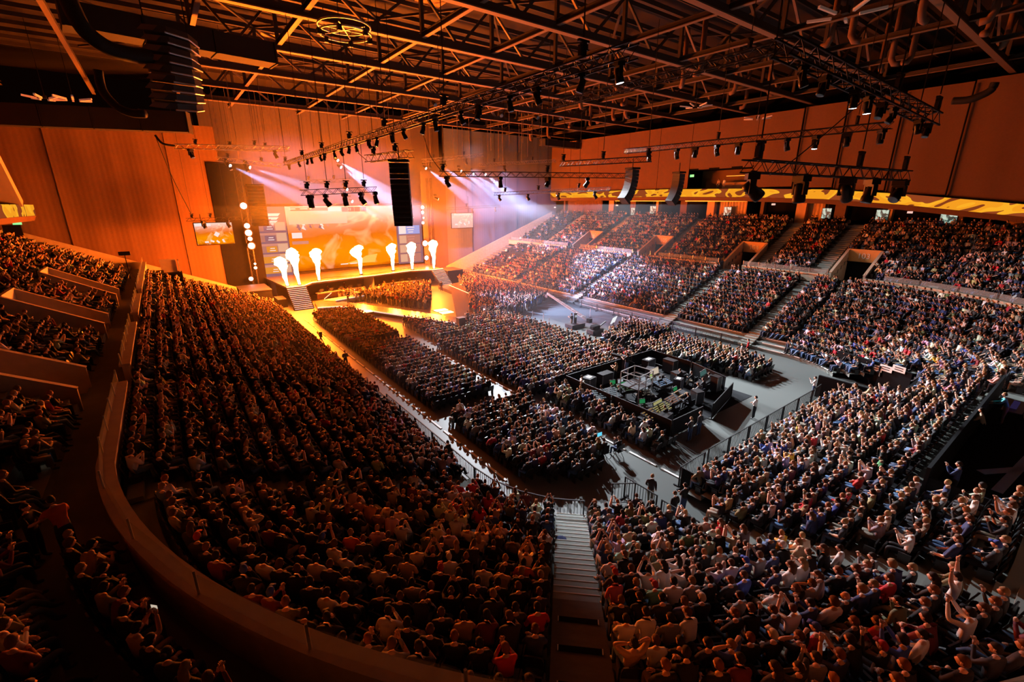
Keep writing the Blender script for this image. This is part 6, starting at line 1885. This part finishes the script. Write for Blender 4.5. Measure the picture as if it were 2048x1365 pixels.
nn(z1, [(760, 80, 'W', 'brown', 'bun', 's_phone'), (830, 405, 'TN', 'dark', None, 's_lean'), (1120, 110, 'W', 'dark'), (1280, 560, 'W', 'brown', 'long'), (1350, 590, 'TN', 'dark'), (1400, 650, 'TN', 'ginger'), (1530, 400, 'W', 'ginger', None, 's_head'), (1265, 740, 'BR', 'dark'), (510, 690, 'TN', 'ginger', 'cap', 's_lean'), (210, 755, 'TN', 'dark', None, 's_clap'),
        (350, 790, 'BK', 'dark', None, 's_clap'), (600, 760, 'BK', 'dark', None, 's_lean'), (660, 870, 'GY', 'ginger', 'cap', 's_clap'), (860, 1070, 'TN', 'dark', None, 's_phone'), (1000, 1140, 'BK', 'ginger', 'bun', 's_lean'), (380, 1290, 'BK', 'ginger', 'bald'), (130, 1240, 'BR', 'ginger'), (1340, 1330, 'BK', 'ginger', 'curly'), (760, 1270, 'BK', 'dark')])

rnd2 = random.Random(99)
PAL = ['BK'] * 22 + ['CH'] * 9 + ['W'] * 7 + ['NV'] * 6 + ['GY'] * 4 + ['BR', 'R', 'TN', 'OL', 'BL', 'R', 'BE', 'OL', 'BR']
# score every seat by its projected size, nearest first
cand = []
for i, (x, y, z, h, sec, r, k, occ) in enumerate(SEATS):
    q = proj((x, y, z + 1.1))
    if not q or not (-30 < q[0] < 2078 and -30 < q[1] < 1400): continue
    cand.append((q[2], i, q[0], q[1]))
cand.sort()
near_pool = cand[:620]
OVR = {}
used = set()
for (px, py, c, hr_, hk, po, sh_) in NOTED:
    best, bi = 26.0, None
    for dist, i, qx, qy in near_pool if True else []:
        if i in used: continue
        dd_ = hypot(qx - px, qy - py + 4)
        if dd_ < best: best, bi = dd_, i
    if bi is None:
        for dist, i, qx, qy in cand[620:2600]:
            if i in used: continue
            dd_ = hypot(qx - px, qy - py + 4)
            if dd_ < min(best, 14): best, bi = dd_, i
    if bi is not None:
        used.add(bi); OVR[bi] = (c, hr_, hk, po, sh_)
SECNAME = {'corner left': 'left of the pale stairs', 'corner right': 'right of the pale stairs', 'near end': 'right of the dark stairs', 'left stand': 'up the left stand', 'balcony corner': 'along the near balcony', 'balcony front': 'behind the near parapet', 'balcony': 'along the left balcony',
           'far corner': 'round the far corner', 'right stand': 'along the right stand', 'floor near': 'in the near floor block', 'floor desk': 'at the mixing fence'}
def where(sec, r, k):
    return '%s row, %s seat %s' % (ordw(r + 1), ordw(k), SECNAME.get(sec, 'of the ' + sec))
# seat parts, shared
b = MB(); b.prism([(-.22, -.18), (.22, -.18), (.23, .20), (.16, .25), (-.16, .25), (-.23, .20)], .40, .46); ME_pan = b.mesh('seat_pan', M_seat)
def back_mesh():
    b = MB()
    v = []
    out = [(-.22, .40), (.22, .40), (.235, .66), (.20, .82), (.10, .885), (-.10, .885), (-.20, .82), (-.235, .66)]
    for dy in (-.02, .02):
        for x, z in out: v.append((x, -.21 - (z - .4) * .22 + dy - .05 * (1 - abs(x) * 4), z))
    n = len(out)
    b.poly(v, [tuple(range(n)), tuple(range(2 * n - 1, n - 1, -1))] + [(k, k + n, (k + 1) % n + n, (k + 1) % n) for k in range(n)])
    return b
ME_back = back_mesh().mesh('seat_back', M_seat)
b = MB(); b.poly([(-.02, -.17, 0), (.02, -.17, 0), (.02, .13, 0), (-.02, .13, 0), (-.02, -.17, .62), (.02, -.17, .62), (.02, .15, .60), (-.02, .15, .60)], [(0, 3, 2, 1), (4, 5, 6, 7), (0, 1, 5, 4), (1, 2, 6, 5), (2, 3, 7, 6), (3, 0, 4, 7)]); ME_frame = b.mesh('seat_side', M_seat)
b = MB(); b.prism([(-.21, -.14), (.21, -.14), (.22, -.10), (-.22, -.10)], .40, .80); ME_panup = b.mesh('seat_pan_up', M_seat); ME_panupc = b.mesh('seat_pan_up_cream', M_seatpad)
b = MB()
for src in (back_mesh(),):
    b.poly(src.v, src.f)
b.prism([(-.22, -.18), (.22, -.18), (.23, .20), (.16, .25), (-.16, .25), (-.23, .20)], .40, .46)
b.box((-.24, -.02, .2), (.04, .28, .40)); b.box((.24, -.02, .2), (.04, .28, .40))
ME_seatall = b.mesh('seat_whole', M_seat)
def one_seat(x, y, z, rz, sec, r, k, taken):
    t = thing('stadium_seat', (x, y, z), '%s, %s' % ('black seat holding a person' if taken else ('empty seat with its cream pad folded up' if sec.startswith('balcony') else 'black empty folded seat'), where(sec, r, k)), 'seat', 'black seats in the near tiers', rz)
    inst('backrest', ME_back, t); inst('seat_pan', ME_pan if taken else (ME_panupc if sec.startswith('balcony') else ME_panup), t); inst('seat_side', ME_frame, t, (-.25, 0, 0)); inst('seat_side', ME_frame, t, (.25, 0, 0))
PHONE = []
NIND = 300 - NSTAND
ind = 0; nseat = 0
CROWD = []       # (x, y, z, rz, variant, shirt, hair, tone, pants)
CHAIRS = []
VAR_SEAT = 9
POSEW = ['s_lap'] * 4 + ['s_fold'] * 3 + ['s_chin'] * 2 + ['s_clap'] * 4 + ['s_lean'] * 2 + ['s_back'] * 5 + ['s_phone', 's_head']
order = [c[1] for c in cand]
inview = set(order)
rest = [i for i in range(len(SEATS)) if i not in inview]
rngc = random.Random(5)
TONES = [(.60, .36, .25), (.66, .42, .31), (.52, .30, .20), (.62, .40, .29), (.34, .19, .12)]
PANTS = [(.012, .012, .016), (.035, .06, .12), (.07, .14, .28), (.02, .02, .025), (.10, .18, .32), (.25, .21, .16)]
HAIRS = [(.10, .05, .025), (.02, .014, .01), (.05, .03, .02), (.38, .24, .10), (.25, .10, .03)]
for n_, i in enumerate(order):
    x, y, z, h, sec, r, k, occ = SEATS[i]
    q = proj((x, y, z + 1.1))
    far_empty = (sec == 'right upper' and y > 74 and rngc.random() < .75) or (sec == 'right stand' and y > 72 and x > 51 and rngc.random() < .8) or (sec == 'left stand' and y > 76 and rngc.random() < .4)
    taken = (i in OVR) or (rngc.random() < occ and not far_empty)
    floorblk = sec.startswith('floor')
    tst = atan2(STAGE_C.y - y, STAGE_C.x - x)
    dh = (tst - h + pi) % (2 * pi) - pi
    rz_seat = h - pi / 2
    rz = h + max(-.9, min(.9, dh * .45)) - pi / 2 + rngc.uniform(-.2, .2)
    if taken:
        if i in OVR:
            c, hr_, hk, po, sh_ = OVR[i]
            sh_ = (rnd2.random() < .6) if sh_ is None else sh_
        else:
            c = rnd2.choice(PAL); hr_ = rnd2.choice(['brown', 'brown', 'dark', 'dark', 'blond', 'ginger']); hk = rnd2.choice(['short'] * 7 + ['long', 'cap', 'curly', 'bun']); po = rnd2.choice(POSEW); sh_ = rnd2.random() < .5
        if ind < NIND and q[2] < 26 and -20 < q[0] < 2068 and q[1] < 1385:
            ind += 1
            hn = {'short': '%s hair' % hr_, 'long': 'long %s hair' % hr_, 'curly': 'curly %s hair' % hr_, 'bun': '%s hair tied up' % hr_, 'cap': 'a cap', 'bald': 'a shaved head'}[hk]
            capc = rnd2.choice([(.02, .02, .025), (.6, .58, .55), (.4, .03, .03), (.05, .09, .4)]) if hk == 'cap' else None
            o = person((x - cos(h) * .02, y - sin(h) * .02, z), rz, c, hr_, hk, po, sh_, 'person in %s, %s, %s' % (COLS[c][0], hn, where(sec, r, k)), 'seated spectators in the near tiers', rnd2.uniform(1.0, 1.10), capc)
            if po == 's_phone' and sec.startswith('balcony') and 150 < q[0] < 420 and not PHONE:
                PHONE.append(1)
                J_ = BODY[('s_phone', True)][1]
                hp_ = Matrix.Rotation(rz, 3, 'Z') @ ((Vector(J_['wrR']) + Vector(J_['wrL'])) / 2 + Vector((0, .06, .11))) * o.scale[0] + Vector(o.location)
                t = thing('phone', hp_, 'lit phone held up by the viewer behind the near parapet', 'phone', None, rz)
                box('screen', (0, -.006, 0), (.15, .006, .08), E_cream, t); box('casing', (0, 0, 0), (.16, .008, .085), M_blkmetal, t)
            if abs(q[0] - (674 + 1115 / 2.9257)) < 16 and abs(q[1] - (899 + 945 / 2.9257)) < 16 and c == 'R':
                text_mesh('DEVICE', .10, M_paper, 'lettering', o, (0, -.215, .98), (pi / 2 - .1, 0, 0), .004)
        else:
            hh = rnd2.choice(HAIRS); sc_ = COLS[c][1] if c != 'BL' else (.05, .08, .26)
            CROWD.append((x, y, z, rz, rngc.randrange(VAR_SEAT), tuple(min(1, v * rnd2.uniform(.7, 1.2)) for v in sc_), hh, rnd2.choice(TONES), rnd2.choice(PANTS)))
    if nseat < 300 and q[2] < 26:
        nseat += 1
        one_seat(x, y, z, rz_seat, sec, r, k, taken)
    elif not (taken and q[2] > 60):
        CHAIRS.append((x, y, z, rz_seat))
for (x, y, z) in CROWD_STAND:
    tst = atan2(STAGE_C.y + 2 - y, STAGE_C.x - x)
    CROWD.append((x, y, z, tst - pi / 2 + rngc.uniform(-.5, .5), VAR_SEAT + rngc.randrange(3), COLS[rnd2.choice(PAL)][1], rnd2.choice(HAIRS), rnd2.choice(TONES), rnd2.choice(PANTS)))

# ---- crowd: one object, points carrying low detail figures
lib = bpy.data.collections.new('crowd_figures')        # figure library, not linked to the scene
def figure(i, pose, short, kind, yaw):
    mb, J = build_body('figure', pose, short, 1, yaw)
    hair_mesh(kind, J['head'], yaw, .05, 8, 5, mb, 4)
    me = mb.mesh('figure_%02d' % i, [K_skin, K_top, K_leg, P_shoe, K_hair], True)
    o = bpy.data.objects.new('figure_%02d' % i, me); lib.objects.link(o)
for i, (po, sh_, kd, yw) in enumerate([('s_lap', True, 'short', .3), ('s_fold', False, 'short', -.2), ('s_clap', True, 'short', .2), ('s_lean', False, 'short', 0), ('s_chin', False, 'long', .3), ('s_clap', False, 'cap', 0), ('s_back', True, 'short', .3), ('s_lap', False, 'curly', -.2), ('s_phone', True, 'short', 0), ('stand', True, 'short', 0), ('fold', False, 'short', .3), ('clap', True, 'long', 0)]):
    figure(i, po, sh_, kd, yw)
seatlib = bpy.data.collections.new('seat_library')
seatlib.objects.link(bpy.data.objects.new('seat_00', ME_seatall))
def scatter(name, pts, coll, label, cat, attrs):
    me = bpy.data.meshes.new(name)
    me.from_pydata([p[:3] for p in pts], [], [])
    n = len(pts)
    a = me.attributes.new('rot', 'FLOAT_VECTOR', 'POINT'); a.data.foreach_set('vector', [c for p in pts for c in (0, 0, p[3])])
    a = me.attributes.new('idx', 'INT', 'POINT'); a.data.foreach_set('value', [int(p[4]) if len(p) > 4 else 0 for p in pts])
    for k, nm in enumerate(attrs):
        a = me.attributes.new(nm, 'FLOAT_COLOR', 'POINT'); a.data.foreach_set('color', [c for p in pts for c in (*p[5 + k], 1)])
    o = bpy.data.objects.new(name, me); COL.objects.link(o)
    ng = bpy.data.node_groups.new(name, 'GeometryNodeTree')
    ng.interface.new_socket('Geometry', in_out='INPUT', socket_type='NodeSocketGeometry'); ng.interface.new_socket('Geometry', in_out='OUTPUT', socket_type='NodeSocketGeometry')
    gi = ng.nodes.new('NodeGroupInput'); go = ng.nodes.new('NodeGroupOutput')
    ip = ng.nodes.new('GeometryNodeInstanceOnPoints'); ci = ng.nodes.new('GeometryNodeCollectionInfo')
    ci.inputs['Collection'].default_value = coll; ci.inputs['Separate Children'].default_value = True; ci.inputs['Reset Children'].default_value = True
    ip.inputs['Pick Instance'].default_value = True
    na = ng.nodes.new('GeometryNodeInputNamedAttribute'); na.data_type = 'FLOAT_VECTOR'; na.inputs['Name'].default_value = 'rot'
    nb = ng.nodes.new('GeometryNodeInputNamedAttribute'); nb.data_type = 'INT'; nb.inputs['Name'].default_value = 'idx'
    er = ng.nodes.new('FunctionNodeEulerToRotation')
    mp_ = ng.nodes.new('GeometryNodeMeshToPoints')
    ng.links.new(gi.outputs[0], mp_.inputs['Mesh']); ng.links.new(mp_.outputs[0], ip.inputs['Points']); ng.links.new(ci.outputs[0], ip.inputs['Instance'])
    ng.links.new(na.outputs[0], er.inputs[0]); ng.links.new(er.outputs[0], ip.inputs['Rotation']); ng.links.new(nb.outputs[0], ip.inputs['Instance Index'])
    ng.links.new(ip.outputs[0], go.inputs[0])
    md = o.modifiers.new('scatter', 'NODES'); md.node_group = ng
    tag(o, label, cat, None, 'stuff')
    return o
scatter('crowd', CROWD, lib, 'dense crowd of spectators filling the floor, stands and balconies', 'crowd', ['shirt', 'hair', 'tone', 'pants'])
scatter('seating', [c + (0,) for c in CHAIRS], seatlib, 'rows of black seats under and between the spectators', 'seats', [])
print('SEATS', len(SEATS), 'ind', ind, 'nseat', nseat, 'crowd', len(CROWD), 'chairs', len(CHAIRS), 'noted', len(OVR), len(NOTED))

# phones and small items
p = at_z(1122, 1080, 1.63)
x_, y_, a_ = pcorner(CLX, CY, A_ST)(3.9)
t = thing('jacket', (p.x, p.y, zlow(dist_out(p.x, p.y)) + .01), 'crumpled dark blue jacket lying on the pale aisle stairs', 'jacket', None, .5)
mb = MB(); mb.lathe([(.0, 0), (.26, 0), (.24, .06), (.12, .09), (.0, .08)], n=9); mb.obj('cloth', mat('navy_cloth', (.03, .05, .16), .9), t)
p = at_z(80, 923, 6.3)
t = thing('strip_light', p, 'short glowing cream strip light on the left balcony rail', 'lamp', None, -.3)
box('tube', (0, 0, 0), (.42, .07, .07), E_cream, t); box('bracket', (0, .05, -.05), (.46, .05, .05), M_blkmetal, t)
# white cloth banner held across the rows at the lower right
p = at_z(1690, 1285, 5.0)
mb = MB()
for i in range(13):
    for j in range(5):
        mb.v.append((-1.1 + i * .19, -.35 + j * .17, .10 * sin(i * .9) + .05 * cos(j * 2 + i)))
for i in range(12):
    for j in range(4):
        a = i * 5 + j; mb.f.append((a, a + 5, a + 6, a + 1)); mb.mi.append(0)
t = thing('cloth_banner', p, 'rumpled white cloth banner held across the rows at the lower right', 'banner', None, -.62); t.scale = (.75, .75, .75)
mb.obj('cloth', M_paper, t, True)
mb = MB(); mb.poly([(-.5, -.2, .17), (.2, -.2, .17), (.2, .05, .17), (-.5, .05, .17)], [(0, 1, 2, 3)]); mb.obj('painted_mark', M_ink, t)

# haze: thin even stage smoke in the far half of the hall
def haze(name, dens, c, s, label):
    m = bpy.data.materials.new(name); m.use_nodes = True
    nt = m.node_tree; nt.nodes.clear()
    out = nt.nodes.new('ShaderNodeOutputMaterial'); v = nt.nodes.new('ShaderNodeVolumeScatter')
    v.inputs['Color'].default_value = (.86, .92, 1, 1); v.inputs['Density'].default_value = dens; v.inputs['Anisotropy'].default_value = 0.35
    nt.links.new(v.outputs[0], out.inputs['Volume'])
    hb = MB(); hb.box(c, s)
    tag(hb.obj(name, m), label, 'haze', None, 'stuff')
haze('stage_haze', 0.0011, (33, 44, 7.2), (60, 27, 14.6), 'thin smoke haze over the floor of the stage half of the hall')
def soft_haze(name, dens, c, s, label):
    """smoke that thins out toward the edges of its cloud"""
    m = bpy.data.materials.new(name); m.use_nodes = True
    nt = m.node_tree; nt.nodes.clear(); N = nt.nodes.new; Lk = nt.links.new
    out = N('ShaderNodeOutputMaterial'); v = N('ShaderNodeVolumeScatter')
    v.inputs['Color'].default_value = (.86, .92, 1, 1); v.inputs['Anisotropy'].default_value = 0.35
    tc = N('ShaderNodeTexCoord'); sp = N('ShaderNodeSeparateXYZ'); Lk(tc.outputs['Object'], sp.inputs[0])
    prev = None
    for k, ax in enumerate('XYZ'):
        sb = N('ShaderNodeMath'); sb.operation = 'SUBTRACT'; Lk(sp.outputs[ax], sb.inputs[0]); sb.inputs[1].default_value = c[k]
        ab = N('ShaderNodeMath'); ab.operation = 'ABSOLUTE'; Lk(sb.outputs[0], ab.inputs[0])
        mr = N('ShaderNodeMapRange'); mr.interpolation_type = 'SMOOTHSTEP'
        mr.inputs['From Min'].default_value = s[k] * .5 - (5.0, 2.0, 3.0)[k]; mr.inputs['From Max'].default_value = s[k] * .5
        mr.inputs['To Min'].default_value = 1; mr.inputs['To Max'].default_value = 0
        Lk(ab.outputs[0], mr.inputs['Value'])
        if prev is None: prev = mr.outputs[0]
        else:
            mu = N('ShaderNodeMath'); mu.operation = 'MULTIPLY'; Lk(prev, mu.inputs[0]); Lk(mr.outputs[0], mu.inputs[1]); prev = mu.outputs[0]
    mu = N('ShaderNodeMath'); mu.operation = 'MULTIPLY'; Lk(prev, mu.inputs[0]); mu.inputs[1].default_value = dens
    Lk(mu.outputs[0], v.inputs['Density']); Lk(v.outputs[0], out.inputs['Volume'])
    hb = MB(); hb.box(c, s)
    tag(hb.obj(name, m), label, 'haze', None, 'stuff')
soft_haze('rig_haze', 0.0085, (36, 66.5, 17.0), (62, 17.0, 12.0), 'denser smoke haze hanging around the lamps before the stage')
